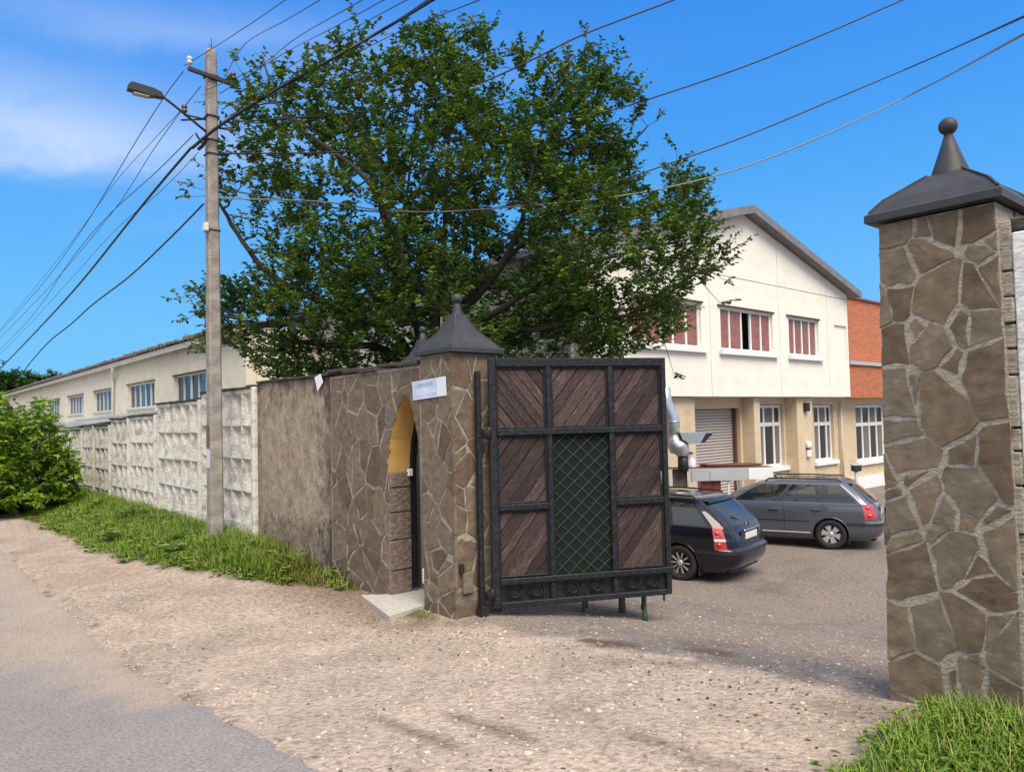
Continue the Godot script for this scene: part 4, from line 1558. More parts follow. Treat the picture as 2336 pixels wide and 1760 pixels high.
# ------------------------------------------------------------------ pole and wires
func make_pole():
	var gy = -0.35
	var base = Vector3(-6.32, gy, 0.36)
	var lean = Basis(Vector3(0, 0, 1), 0.0125)
	var T = Transform3D(WALL.basis * lean, WALL * base)
	var g = thing("utility_pole", "tall square concrete utility pole with street lamp standing before the fence", "utility pole", T)
	var ht = 8.47
	var st = S()
	var rings = []
	for k in [[0.0, 0.125], [ht * 0.5, 0.108], [ht - 0.05, 0.09], [ht, 0.075]]:
		var h = k[1]
		var c = h * 0.3
		var ring = []
		for p in [[h, h - c], [h - c, h], [-h + c, h], [-h, h - c], [-h, -h + c], [-h + c, -h], [h - c, -h], [h, -h + c]]:
			ring.append(Vector3(p[0], k[0], p[1] * 0.9))
		rings.append(ring)
	for i in rings.size() - 1:
		for j in 8:
			var j2 = (j + 1) % 8
			quad(st, rings[i][j], rings[i + 1][j], rings[i + 1][j2], rings[i][j2])
	for j in range(1, 7): tri(st, rings[3][0], rings[3][j + 1], rings[3][j])
	part("shaft", st, M.pole, g)
	for x in [-0.03, 0.045]:
		var rod = S(true)
		tube(rod, [Vector3(x, ht - 0.02, 0), Vector3(x - 0.01, ht + 0.16 + x, 0)], 0.008, 6)
		part("reinforcing_rod", rod, M.rust, g)
	var ca = S()
	box(ca, Vector3(-0.03, -0.035, -0.42), Vector3(0.03, 0.035, 0.42), Transform3D(Basis(Vector3.RIGHT, -0.09), Vector3(0.125, 7.94, 0)), 0.006)
	part("crossarm", ca, M.steel_dark, g)
	for y in [7.99, 7.28, 6.86, 6.62]:
		var bd = S()
		box(bd, Vector3(-0.112, y - 0.012, -0.105), Vector3(0.112, y + 0.012, 0.105), Transform3D(), 0.003)
		part("strap", bd, M.steel_dark, g)
	var ins = func(p, m):
		var s = S(true)
		lathe(s, [Vector2(0, 0), Vector2(0.012, 0), Vector2(0.012, 0.05), Vector2(0.045, 0.06), Vector2(0.05, 0.09), Vector2(0.025, 0.11), Vector2(0.045, 0.13), Vector2(0.048, 0.165), Vector2(0.02, 0.19), Vector2(0, 0.19)], 10, Transform3D(Basis(), p))
		part("insulator", s, m, g)
	ins.call(Vector3(0.125, 8.0, 0.39), M.porcelain)
	ins.call(Vector3(0.125, 7.94, -0.34), M.porcelain_brown)
	ins.call(Vector3(0.05, 7.18, 0.46), M.porcelain_brown)
	var la = S(true)
	tube(la, [Vector3(0, 7.0, 0.08), Vector3(0, 7.14, 0.3), Vector3(0, 7.34, 0.62), Vector3(0, 7.42, 0.76), Vector3(0, 7.44, 0.86)], 0.022, 8)
	tube(la, [Vector3(0, 7.22, 0.09), Vector3(0, 7.22, 0.42)], 0.016, 6)
	tube(la, [Vector3(0, 7.22, 0.12), Vector3(0, 7.11, 0.5)], 0.016, 6)
	part("lamp_arm", la, M.steel_dark, g)
	var lh = S()
	prism(lh, PackedVector2Array([Vector2(0.78, 7.41), Vector2(0.82, 7.48), Vector2(0.94, 7.515), Vector2(1.26, 7.535), Vector2(1.30, 7.51), Vector2(1.32, 7.41), Vector2(0.98, 7.38), Vector2(0.90, 7.40)]), -0.075, 0.075, Transform3D(Basis(Vector3(0, 0, 1), Vector3(0, 1, 0), Vector3(-1, 0, 0)), Vector3.ZERO))
	var lp = part("lamp_head", lh, M.steel_dark, g)
	var ln = S()
	rect(ln, -0.06, 7.36, 0.06, 7.378, 1.0, 1.24)
	part("lens", ln, M.light_grey, lp)
	var cl = S(true)
	tube(cl, [Vector3(-0.12, 6.72, 0.18), Vector3(0.02, 6.74, 0.16), Vector3(0.16, 6.84, 0.12)], 0.03, 8)
	part("cable_clamp", cl, M.steel_dark, g)
	var hk = S(true)
	tube(hk, [Vector3(-0.10, 6.80, 0.10), Vector3(-0.16, 6.95, 0.18), Vector3(-0.14, 7.0, 0.22)], 0.018, 6)
	tube(hk, [Vector3(0.10, 7.08, -0.05), Vector3(0.22, 7.05, -0.2), Vector3(0.3, 6.97, -0.25)], 0.02, 6)
	part("hook", hk, M.steel_dark, g)
	var bx = S()
	box(bx, Vector3(0.0, 5.26, 0.10), Vector3(0.13, 5.40, 0.17), Transform3D(), 0.01)
	part("junction_box", bx, M.white_dull, g)
	var sb = S()
	rect(sb, -0.112, 5.28, 0.112, 5.305, -0.104, 0.106)
	part("strap", sb, M.steel_dark, g)
	# remains of bills pasted round the shaft
	for k in 2:
		var pp = thing("torn_bill", ["torn brown bill pasted on the concrete pole", "torn white bill pasted on the concrete pole, below the brown one"][k], "bill", T, Vector3(0, [1.65, 1.3][k], 0.1))
		var q = S()
		var y0 = [1.60, 1.26][k]
		var y1 = [1.99, 1.58][k]
		var h0 = 0.1185
		prism(q, PackedVector2Array([Vector2(-0.083, y0 + 0.02), Vector2(0.02, y0), Vector2(0.083, y0 + 0.03), Vector2(0.080, y1 - 0.02), Vector2(0.0, y1), Vector2(-0.08, y1 - 0.01)]), 0.0, 0.003, Transform3D(Basis(), Vector3(0, 0, h0 * 0.9 + 0.001)))
		part("sheet", q, [M.wood_grey, M.white_dull][k], pp)

func wire_through(called, label, pts, u0, d0, u1, d1, rad, m, group, more = 0.0):
	# a wire straight in plan: the inverse of its depth runs evenly across the picture
	var w = []
	for p in pts:
		var inv = lerp(1.0 / d0, 1.0 / d1, (p[0] - u0) / (u1 - u0))
		w.append(px(p[0], p[1], 1.0 / inv))
	if more > 0.0:
		w.append(w[w.size() - 1] + (w[w.size() - 1] - w[w.size() - 2]).normalized() * more)
	var out = []
	for i in w.size() - 1:
		var a = w[max(i - 1, 0)]
		var b = w[i]
		var c = w[i + 1]
		var d = w[min(i + 2, w.size() - 1)]
		for k in 6:
			out.append(b.cubic_interpolate(c, a, d, k / 6.0))
	out.append(w[w.size() - 1])
	var o = thing(called, label, "cable", Transform3D(), out[0], group)
	var st = S(true)
	tube(st, out, rad, 6)
	part("strand", st, m, o)

func make_wires():
	var far = "thin wires running from the pole along the street"
	var k = 0.492
	var L = 34.8
	var Z = func(list):
		var out = []
		for p in list: out.append([p[0] * k, p[1] * k])
		return out
	wire_through("overhead_wire", "thin bare wire leaving the white insulator at the pole's crossarm", Z.call([[850, 330], [760, 450], [620, 670], [500, 870], [380, 1062], [200, 1310], [0, 1535]]), 418, 12.4, 0, L, 0.009, M.wire, far, 12.0)
	wire_through("overhead_wire", "thin bare wire leaving the brown insulator above the lamp arm", Z.call([[868, 480], [700, 660], [520, 860], [300, 1160], [0, 1528]]), 427, 12.4, 0, L, 0.006, M.wire, far, 12.0)
	wire_through("overhead_wire", "thin bare wire leaving the pole beside the lamp arm", Z.call([[930, 400], [835, 520], [700, 710], [560, 930], [400, 1130], [200, 1360], [0, 1565]]), 457, 12.6, 0, L, 0.008, M.wire, far, 12.0)
	wire_through("overhead_wire", "thin bare wire leaving the hook just above the thick cable", Z.call([[895, 625], [720, 800], [500, 1000], [330, 1200], [160, 1450], [0, 1620]]), 440, 12.5, 0, L, 0.009, M.wire, far, 12.0)
	wire_through("overhead_wire", "faint wire running close under the thick cable", Z.call([[920, 705], [740, 890], [540, 1060], [330, 1290], [120, 1520], [0, 1640]]), 452, 12.6, 0, L, 0.006, M.wire, far, 12.0)
	wire_through("bundled_cable", "thick black bundled cable running from the pole clamp away down the street", Z.call([[885, 685], [760, 830], [620, 1000], [380, 1300], [200, 1500], [40, 1667], [0, 1706]]), 436, 12.4, 0, L, 0.024, M.cable, "", 12.0)
	wire_through("service_drop", "slack black cable dropping from halfway up the pole towards the workshop", Z.call([[942, 945], [880, 1010], [760, 1130], [600, 1280], [430, 1410], [330, 1500], [230, 1580], [150, 1667], [110, 1720]]), 463, 12.6, 50, 24.0, 0.016, M.cable, "")
	wire_through("bundled_cable", "thick black bundled cable rising from the pole clamp over the tree top", [[437, 338], [500, 287], [620, 210], [760, 132], [900, 52], [982, 0], [1060, -52]], 448, 12.4, 982, 7.85, 0.027, M.cable, "", 4.0)
	var near = "thin wires rising from the pole over the tree"
	var tops = [[[420, 150], [481, 112], [570, 55], [650, 0], 10.5], [[512, 176], [561, 98], [650, 47], [729, 0], 9.7], [[470, 205], [587, 153], [678, 85], [826, 0], 8.8], [[500, 214], [650, 120], [760, 63], [875, 0], 8.45], [[505, 250], [700, 128], [811, 63], [927, 0], 8.1], [[510, 270], [740, 158], [903, 76], [1093, 0], 7.1]]
	var said = ["thin wire rising from the crossarm's white insulator", "thin wire rising from the crossarm's brown insulator", "thin wire rising past the leaves at the left top of the tree", "thin wire rising behind the thick cable over the tree", "thin wire closest under the thick cable over the tree", "thin wire skimming the topmost twigs of the tree"]
	for i in tops.size():
		var t = tops[i]
		wire_through("overhead_wire", said[i], [t[0], t[1], t[2], t[3]], t[0][0], 12.5, t[3][0], t[4], 0.007, M.wire, near, 3.0)
	var cr = "dark cables crossing above the gateway"
	wire_through("crossing_cable", "topmost dark cable crossing in front of the tree crown", [[500, 280], [849, 252], [1065, 200], [1210, 138], [1330, 79], [1536, 0], [1640, -45]], 500, 12.4, 2336, 6.0, 0.014, M.cable, cr, 2.0)
	wire_through("crossing_cable", "second dark cable from the top crossing in front of the tree crown", [[500, 350], [800, 345], [1079, 313], [1232, 278], [1381, 254], [1496, 221], [1700, 151], [1880, 78], [2059, 0], [2200, -60]], 500, 12.4, 2336, 6.0, 0.013, M.cable, cr, 2.0)
	wire_through("crossing_cable", "dark cable crossing just above the lowest pale one", [[500, 430], [800, 478], [1050, 482], [1261, 450], [1413, 411], [1553, 364], [1700, 311], [1900, 228], [2120, 135], [2336, 38], [2560, -68]], 500, 12.4, 2336, 6.2, 0.012, M.cable, cr)
	wire_through("crossing_cable", "lowest cable over the gateway, pale against the leaves", [[498, 452], [735, 460], [860, 478], [1000, 483], [1191, 470], [1369, 453], [1525, 427], [1700, 380], [1900, 300], [2120, 195], [2336, 78], [2560, -45]], 498, 12.4, 2336, 6.2, 0.013, M.wire_light, cr)

# ------------------------------------------------------------------ things in the yard
func make_yard_things():
	var d = 18.7
	var k = 560.0 / 2212.0
	var s = k * d / FOCAL
	var o = px(1500 + 137 * k, 850 + 620 * k, d)
	var T = Transform3D(Basis(Vector3.UP, -0.1), o)
	var g = thing("exhaust_duct", "galvanised exhaust duct with an elbow and flat side hood in front of the factory", "duct", T, Vector3(0, -1.7, 0))
	var v = S(true)
	tube(v, [Vector3(-0.18, 1.35, 0), Vector3(-0.15, 0.98, 0), Vector3(0.0, 0.62, 0), Vector3(0.02, 0.5, 0), Vector3(0.02, 0.12, 0)], 0.165, 18)
	part("riser", v, M.zinc, g)
	var el = S(true)
	tube(el, [Vector3(0.02, 0.14, 0), Vector3(0.03, 0.0, 0), Vector3(0.10, -0.12, 0), Vector3(0.2, -0.16, 0), Vector3(0.24, -0.3, 0), Vector3(0.24, -0.36, 0)], [0.17, 0.2, 0.24, 0.23, 0.17, 0.16], 18)
	part("elbow", el, M.zinc, g)
	for y in [0.5, 0.14]:
		var rg = S(true)
		tube(rg, [Vector3(0.02, y - 0.015, 0), Vector3(0.02, y + 0.015, 0)], 0.178, 18)
		part("collar", rg, M.zinc, g)
	var dn = S(true)
	tube(dn, [Vector3(0.24, -0.36, 0), Vector3(0.24, -0.74, 0)], 0.13, 16)
	part("drop", dn, M.steel_dark, g)
	var hd = S()
	prism(hd, PackedVector2Array([Vector2(0.16, 0.22), Vector2(0.98, 0.22), Vector2(0.74, -0.04), Vector2(0.40, -0.06), Vector2(0.22, 0.06)]), -0.2, 0.2)
	part("hood", hd, M.zinc, g)
	var mo = S()
	prism(mo, PackedVector2Array([Vector2(0.80, 0.205), Vector2(0.972, 0.205), Vector2(0.75, -0.03), Vector2(0.66, -0.03)]), 0.201, 0.21)
	part("mouth", mo, M.black, g)
	# work counter with grey boards under the duct
	var ox = px(1500, 1040 + 225 * 0.1356, d)
	var C = Transform3D(Basis(Vector3.UP, -0.06), ox)
	var f = 0.1356 * d / FOCAL
	var gy = ground_at(ox) - ox.y
	var c = thing("work_counter", "long grey boarded counter with a white end standing below the exhaust duct", "counter", C, Vector3(1.5, gy, 0))
	var fb = S()
	box(fb, Vector3(560 * f, -205 * f, 0.0), Vector3(1484 * f, 0, 0.04), Transform3D(), 0.005)
	part("front_board", fb, M.light_grey, c)
	var hatch = S()
	box(hatch, Vector3(860 * f, -200 * f, 0.041), Vector3(1115 * f, -50 * f, 0.055), Transform3D(), 0.004)
	part("hatch", hatch, M.light_grey, c)
	var we = S()
	box(we, Vector3(1488 * f, -190 * f, 0.0), Vector3(1890 * f, -2 * f, 0.05), Transform3D(), 0.005)
	part("end_board", we, M.white, c)
	var tp = S()
	box(tp, Vector3(205 * f, 0.002, -0.5), Vector3(1890 * f, 0.02, 0.0), Transform3D(), 0.004)
	part("top", tp, M.wood_grey, c)
	for x in [205, 520, 1150, 1860]:
		var lg = S()
		box(lg, Vector3(x * f, gy, -0.03), Vector3(x * f + 0.06, -0.002, -0.001), Transform3D(), 0.004)
		part("leg", lg, M.white_dull, c)
	var bp = S()
	box(bp, Vector3(262 * f, -310 * f, -0.2), Vector3(510 * f, -10 * f, -0.16), Transform3D(), 0.004)
	part("back_board", bp, M.wood_grey, c)
	var rl = S()
	for q in [[1300, 0], [1380, 0], [1440, 0]]:
		bar(rl, Vector3(q[0] * f, -206 * f, 0.02), Vector3(q[0] * f + 0.03, -206 * f - 0.35, 0.02), 0.02, 0.02)
	part("rail", rl, M.light_grey, c)
	var pipes = thing("pipe_bundle", "dark rusty pipes lying on top of the grey counter", "pipes", C, Vector3(1.8, 0.03, -0.2))
	for i in 3:
		var ps = S(true)
		var z = -0.1 - i * 0.1
		tube(ps, [Vector3((820 - 40 * i) * f, 0.06, z), Vector3((1730 - 60 * i) * f, 0.075, z - 0.02)], 0.035, 10)
		part("pipe", ps, M.rust if i != 1 else M.steel_dark, pipes)
	var rd = thing("red_crate", "dark red metal crate under the grey counter", "crate", C, Vector3(1.3, gy, -0.3))
	var rs = S()
	box(rs, Vector3(720 * f, gy, -0.5), Vector3(1050 * f, -215 * f, -0.06), Transform3D(), 0.01)
	part("body", rs, M.red_paint, rd)
	var rb = S()
	for x in [905, 920]:
		box(rb, Vector3(x * f, gy + 0.05, -0.058), Vector3(x * f + 0.012, -225 * f, -0.05), Transform3D(), 0.0)
	part("rib", rb, M.rust, rd)
	var bk = thing("plastic_canister", "white plastic canister standing on the counter beside the duct", "canister", C, Vector3(575 * f, 0.03, -0.1))
	var bs = S(true)
	lathe(bs, [Vector2(0, 0.031), Vector2(0.11, 0.031), Vector2(0.115, 0.06), Vector2(0.11, 0.24), Vector2(0.05, 0.29), Vector2(0.045, 0.36), Vector2(0, 0.365)], 16, Transform3D(Basis(), Vector3(575 * f, 0, -0.1)))
	part("body", bs, M.white, bk)
	var cp = S(true)
	lathe(cp, [Vector2(0, 0.366), Vector2(0.05, 0.366), Vector2(0.05, 0.41), Vector2(0, 0.412)], 12, Transform3D(Basis(), Vector3(575 * f, 0, -0.1)))
	part("cap", cp, M.rust, bk)
	# meter on the pier
	var m = thing("meter_box", "white meter box fixed to the beige pier between the factory windows", "meter", FAC, Vector3(-2.72, 0.1, -0.17))
	var ms = S(true)
	box(ms, Vector3(-2.86, 0.36, -0.178), Vector3(-2.6, 0.60, -0.06), Transform3D(), 0.05)
	part("head", ms, M.white, m)
	var m2 = S()
	box(m2, Vector3(-2.84, 0.05, -0.178), Vector3(-2.62, 0.32, -0.07), Transform3D(), 0.03)
	part("case", m2, M.white, m)
	var m3 = S()
	rect(m3, -2.84, 0.322, -2.62, 0.345, -0.177, -0.075)
	part("gap_bar", m3, M.steel_dark, m)
	var sp = thing("wall_speaker", "small dark speaker box fixed under the factory overhang", "speaker", FAC, Vector3(-2.8, 1.6, -0.17))
	var ss = S()
	box(ss, Vector3(-2.92, 1.62, -0.178), Vector3(-2.68, 1.92, -0.04), Transform3D(), 0.02)
	part("case", ss, M.steel_dark, sp)
	var gl = S()
	box(gl, Vector3(-2.89, 1.65, -0.039), Vector3(-2.71, 1.89, -0.03), Transform3D(), 0.004)
	part("grille", gl, M.black, sp)
	# low lamp on a short post
	var lp = px(1953, 1066, 22.5)
	var gy2 = ground_at(lp)
	var l = thing("garden_lamp", "low dark lamp on a short post behind the grey estate car", "lamp", Transform3D(Basis(), Vector3(lp.x, gy2, lp.z)))
	var po = S(true)
	tube(po, [Vector3(0, 0, 0), Vector3(0, lp.y - gy2 - 0.1, 0)], 0.05, 10)
	part("post", po, M.light_grey, l)
	var hh = S()
	box(hh, Vector3(-0.12, lp.y - gy2 - 0.11, -0.1), Vector3(0.14, lp.y - gy2 + 0.06, 0.1), Transform3D(), 0.03)
	part("head", hh, M.black, l)
	var ht = S()
	box(ht, Vector3(-0.13, lp.y - gy2 + 0.061, -0.11), Vector3(0.15, lp.y - gy2 + 0.1, 0.11), Transform3D(), 0.015)
	part("lid", ht, M.light_grey, l)

# ------------------------------------------------------------------ cars
var car_rows := []
func row_at(y):                # [zf, zr, w, rc] interpolated
	for i in car_rows.size() - 1:
		var a = car_rows[i]
		var b = car_rows[i + 1]
		if y <= b[0]:
			var k = clamp((y - a[0]) / (b[0] - a[0]), 0.0, 1.0)
			return [lerp(a[1], b[1], k), lerp(a[2], b[2], k), lerp(a[3], b[3], k), lerp(a[4], b[4], k)]
	var e = car_rows[car_rows.size() - 1]
	return [e[1], e[2], e[3], e[4]]

func car_point(row, seg, t, side):
	# plan outline of one height: 0 rear edge, 1 rear corner, 2 flank, 3 front corner, 4 front edge (side -1 is the left flank)
	var zf = row[0]
	var zr = row[1]
	var w = row[2]
	var rc = min(row[3], w * 0.9)
	var bow = 0.055 * clamp(w / 0.85, 0.0, 1.0)
	var p = Vector2()
	if seg == 0:
		p = Vector2(lerp(0.0, w - rc, t), zr)
	elif seg == 1:
		var a = t * PI / 2
		p = Vector2(w - rc + sin(a) * rc, zr - rc + cos(a) * rc)
	elif seg == 2:
		p = Vector2(w, lerp(zr - rc, zf + rc, t))
	elif seg == 3:
		var a = t * PI / 2
		p = Vector2(w - rc + cos(a) * rc, zf + rc - sin(a) * rc)
	else:
		p = Vector2(lerp(w - rc, 0.0, t), zf)
	if seg != 2:
		var k = 1.0 - pow(p.x / max(w, 0.01), 2.0)
		p.y += bow * k * (1.0 if seg < 2 else -1.0) - bow * (1.0 if seg < 2 else -1.0)
	return Vector2(p.x * side, p.y)

func make_car(g, paint, spec):
	car_rows = spec.rows
	var ys = spec.ys
	var R = spec.arch
	var ax = spec.axles
	var ay = spec.wheel_r
	# columns of the half ring
	var cols = []
	for i in 7: cols.append([0, i / 7.0])
	for i in 6: cols.append([1, i / 6.0])
	var ts = []
	for i in 61: ts.append(i / 60.0)
	for wv in spec.windows:
		ts.append(wv[0]); ts.append(wv[1])
	ts.sort()
	for t in ts: cols.append([2, t])
	for i in 5: cols.append([3, (i + 1) / 6.0])
	for i in 7: cols.append([4, i / 6.0])
	var sts = {}
	var get_st = func(key):
		if not sts.has(key): sts[key] = S(true)
		return sts[key]
	for side in [-1.0, 1.0]:
		var P = []
		var inside = []
		for j in ys.size():
			var row = row_at(ys[j])
			var line = []
			for c in cols:
				var q = car_point(row, c[0], c[1], side)
				var v = Vector3(q.x, ys[j], q.y)
				if c[0] == 2 or c[0] == 1 or c[0] == 3:
					for z in ax:
						var d = Vector2(v.z - z, v.y - ay)
						if d.length() < R:
							inside.append(Vector2i(j, line.size()))
							d = d.normalized() * R if d.length() > 0.01 else Vector2(0, R)
							v.z = z + d.x
							v.y = ay + d.y
				line.append(v)
			P.append(line)
		var swallowed = {}
		for q in inside: swallowed[q] = true
		for j in ys.size() - 1:
			var ym = (ys[j] + ys[j + 1]) * 0.5
			for i in cols.size() - 1:
				var c = cols[i]
				var c2 = cols[i + 1]
				var a = P[j][i]
				var b = P[j][i + 1]
				var d = P[j + 1][i + 1]
				var e = P[j + 1][i]
				var key = "body"
				var tm = (c[1] + c2[1]) * 0.5 if c[0] == c2[0] else 1.0
				if ym > spec.belt and ym < spec.wtop:
					if c[0] == 2 and c2[0] == 2:
						if tm > spec.windows[0][1] and tm < spec.windows[2][0] and ym < spec.wtop: key = "pillar_trim"
						for n in spec.windows.size():
							var wv = spec.windows[n]
							if tm > wv[0] and tm < wv[1] and ym < spec.wtop - wv[2] * clamp((tm - wv[3]) * wv[4], 0.0, 1.0):
								key = "window%d_%d" % [n, int(side)]
					elif c[0] == 0 and ym < spec.wtop - 0.02:
						key = "rear_window"
					elif c[0] == 1 and c[1] < spec.rear_wrap and ym < spec.wtop - 0.02:
						key = "rear_window"
					elif c[0] == 4 or (c[0] == 3 and c[1] > 0.55):
						key = "windscreen"
				if ym > spec.lamp[0] and ym < spec.lamp[1]:
					if (c[0] == 1 and c[1] >= spec.lamp[2]) or (c[0] == 2 and c2[1] <= spec.lamp[3] and ym < spec.lamp[1]):
						key = ("reverse_%d" if ym > spec.lamp[4] and ym < spec.lamp[5] else "tail_%d") % int(side)
				if ym > 0.5 and ym < 0.7 and c[0] == 3: key = "head_%d" % int(side)
				if swallowed.has(Vector2i(j, i)) and swallowed.has(Vector2i(j + 1, i)) and swallowed.has(Vector2i(j, i + 1)) and swallowed.has(Vector2i(j + 1, i + 1)): continue
				# pieces swallowed by the wheel opening collapse
				if a.distance_to(e) + b.distance_to(d) < 0.002 or a.distance_to(b) + e.distance_to(d) < 0.002: continue
				var st = get_st.call(key)
				if side > 0.0: quad(st, a, e, d, b)
				else: quad(st, a, b, d, e)
	var names = {"body": "body", "rear_window": "rear_window", "windscreen": "windscreen"}
	var body_part = null
	for key in sts:
		var m = paint
		var called = key
		if key.begins_with("window"): called = "window"; m = M.car_glass
		elif key == "rear_window" or key == "windscreen": m = M.car_glass
		elif key.begins_with("tail"): called = "tail_light"; m = M.lamp_red
		elif key.begins_with("reverse"): called = "reversing_light"; m = M.lamp_white
		elif key == "pillar_trim": m = M.trim_black
		elif key.begins_with("head"): called = "headlight"; m = M.lamp_white
		var o = part(called, sts[key], m, g)
		if key == "body": body_part = o
	for side in [-1.0, 1.0]:
		for yy in [spec.lamp[0] + 0.08, spec.lamp[1] - 0.08]:
			var q = car_point(row_at(yy), 1, (spec.lamp[2] + 1.0) * 0.5, side)
			var bl = S(true)
			ball(bl, Vector3(q.x * 0.988, yy, q.y - 0.012), 0.042, 8)
			part("lamp_reflector", bl, M.lamp_red, g)
	# underside, cabin floor and seats
	var ub = S()
	rect(ub, -0.62, 0.19, 0.62, 0.55, ax[0] - 0.55, ax[1] + 0.85)
	rect(ub, -0.80, 0.22, 0.80, 0.55, ax[0] + R + 0.03, ax[1] - R - 0.03)
	part("underbody", ub, M.black, g)
	var ci = S()
	rect(ci, -0.78, 0.551, 0.78, 0.60, -1.0, ax[1] + 0.7)
	part("cabin_floor", ci, M.black, g)
	for q in [[-0.37, -0.1], [0.37, -0.1], [0.0, 0.78]]:
		var se = S()
		var hw = 0.25 if q[1] < 0.5 else 0.6
		box(se, Vector3(q[0] - hw, 0.6, q[1] - 0.25), Vector3(q[0] + hw, 0.75, q[1] + 0.25), Transform3D(), 0.05)
		box(se, Vector3(q[0] - hw, 0.7, -0.07), Vector3(q[0] + hw, 1.17, 0.07), Transform3D(Basis(Vector3.RIGHT, 0.25), Vector3(0, 0.12, q[1] + 0.02)), 0.05)
		box(se, Vector3(q[0] - 0.13, 1.19, -0.04), Vector3(q[0] + 0.13, 1.34, 0.05), Transform3D(Basis(Vector3.RIGHT, 0.25), Vector3(0, 0.12, q[1] + 0.02)), 0.04)
		part("seat", se, M.black, g)
	var sw = S(true)
	var ring = []
	for i in 17: ring.append(Vector3(-0.37 + cos(TAU * i / 16.0) * 0.18, 1.0 + sin(TAU * i / 16.0) * 0.17, -0.62 + sin(TAU * i / 16.0) * 0.07))
	tube(sw, ring, 0.015, 6, false)
	part("steering_wheel", sw, M.black, g)
	var ds = S()
	box(ds, Vector3(-0.72, 0.6, -1.1), Vector3(0.72, 0.96, -0.72), Transform3D(), 0.08)
	part("dashboard", ds, M.black, g)
	# wheels
	for z in ax:
		for side in [-1.0, 1.0]:
			wheel(g, Vector3(side * (spec.track), ay, z), side, spec)
			var li = S(true)
			for i in 12:
				var a0 = PI * (i - 0.8) / 10.4
				var a1 = PI * (i + 0.2) / 10.4
				var p0 = Vector3(0, ay + sin(a0) * R, z + cos(a0) * R)
				var p1 = Vector3(0, ay + sin(a1) * R, z + cos(a1) * R)
				var xo = Vector3(side * 0.80, 0, 0)
				var xi = Vector3(side * 0.50, 0, 0)
				quad(li, p0 + xo, p1 + xo, p1 + xi, p0 + xi)
			part("wheel_liner", li, M.black, g)
			# lip of the arch
			var lip = S(true)
			var lp = []
			for i in 19:
				var an = lerp(-0.18, PI + 0.18, i / 18.0)
				var yy = ay + sin(an) * (R + 0.005)
				lp.append(Vector3(side * (row_at(yy)[2] - 0.004), yy, z + cos(an) * (R + 0.005)))
			tube(lip, lp, 0.013, 6)
			part("arch_lip", lip, paint, g)
	# trim on both flanks
	var flank = func(y): return row_at(y)[2]
	for side in [-1.0, 1.0]:
		var seam = S(true)
		for sgm in spec.seams:
			var pts = []
			for k in 7:
				var y = lerp(sgm[1], sgm[3], k / 6.0)
				pts.append(Vector3(side * (flank.call(y) + 0.0005), y, lerp(sgm[0], sgm[2], k / 6.0)))
			tube(seam, pts, 0.006, 4, false)
		part("door_gap", seam, M.black, g)
		for h in spec.handles:
			var hs = S()
			box(hs, Vector3(side * (flank.call(h[1]) + 0.02) - 0.014, h[1] - 0.016, h[0] - 0.10), Vector3(side * (flank.call(h[1]) + 0.02) + 0.014, h[1] + 0.016, h[0] + 0.10), Transform3D(), 0.01)
			part("door_handle", hs, paint, g)
		for tr in spec.trim:
			var ps = S()
			box(ps, Vector3(side * (flank.call(tr[1]) + 0.006) - 0.01, tr[1] - tr[4], tr[0]), Vector3(side * (flank.call(tr[1]) + 0.006) + 0.01, tr[1] + tr[4], tr[2]), Transform3D(), 0.006)
			part("side_trim", ps, tr[3], g)
		var rr = S(true)
		tube(rr, [Vector3(side * 0.60, 1.40, -0.10), Vector3(side * 0.61, spec.rail_y, 0.0), Vector3(side * 0.61, spec.rail_y + 0.012, 0.7), Vector3(side * 0.60, spec.rail_y, 1.45), Vector3(side * 0.585, 1.38, 1.58)], 0.017, 8)
		part("roof_rail", rr, M.black, g)
		var mr = S()
		box(mr, Vector3(side * 0.97 - 0.10, 0.97, -0.86), Vector3(side * 0.97 + 0.10, 1.10, -0.76), Transform3D(), 0.04)
		part("mirror", mr, paint, g)
	# tail: bumper strip, number plate, wiper, spoiler, emblem
	var tail = func(y): return row_at(y)[1]
	var bs = S()
	for s in [-1.0, 1.0]:
		var prev = null
		for k in 14:
			var row = row_at(spec.strip_y)
			var c = [0, k / 6.0] if k < 6 else ([1, (k - 6) / 5.0] if k < 12 else [2, (k - 11) * 0.05])
			var q = car_point(row, c[0], c[1], s)
			var p = Vector3(q.x * 1.004, spec.strip_y, q.y + 0.006)
			if prev != null: bar(bs, prev, p, 0.02, 0.045)
			prev = p
	part("bumper_strip", bs, M.trim_black, g)
	var np = S()
	var yp = spec.plate_y
	box(np, Vector3(-0.26, yp - 0.057, tail.call(yp) + 0.002), Vector3(0.26, yp + 0.057, tail.call(yp) + 0.02), Transform3D(), 0.004)
	part("number_plate", np, M.plate, g)
	var npf = S()
	box(npf, Vector3(-0.40, yp - 0.10, tail.call(yp) - 0.02), Vector3(0.40, yp + 0.085, tail.call(yp) + 0.001), Transform3D(), 0.01)
	part("plate_recess", npf, M.trim_black if spec.dark_recess else paint, g)
	var gb = S()
	box(gb, Vector3(-0.33, yp + 0.09, tail.call(yp) - 0.01), Vector3(0.33, yp + 0.115, tail.call(yp) + 0.03), Transform3D(), 0.008)
	part("grab_bar", gb, M.chrome, g)
	var em = S(true)
	lathe(em, [Vector2(0, 0.012), Vector2(0.035, 0.012), Vector2(0.045, 0.0)], 18, Transform3D(Basis(Vector3.RIGHT, PI / 2), Vector3(0, yp + 0.17, tail.call(yp + 0.17) + 0.004)))
	part("emblem", em, M.chrome, g)
	var wp = S()
	var wy = spec.belt + 0.03
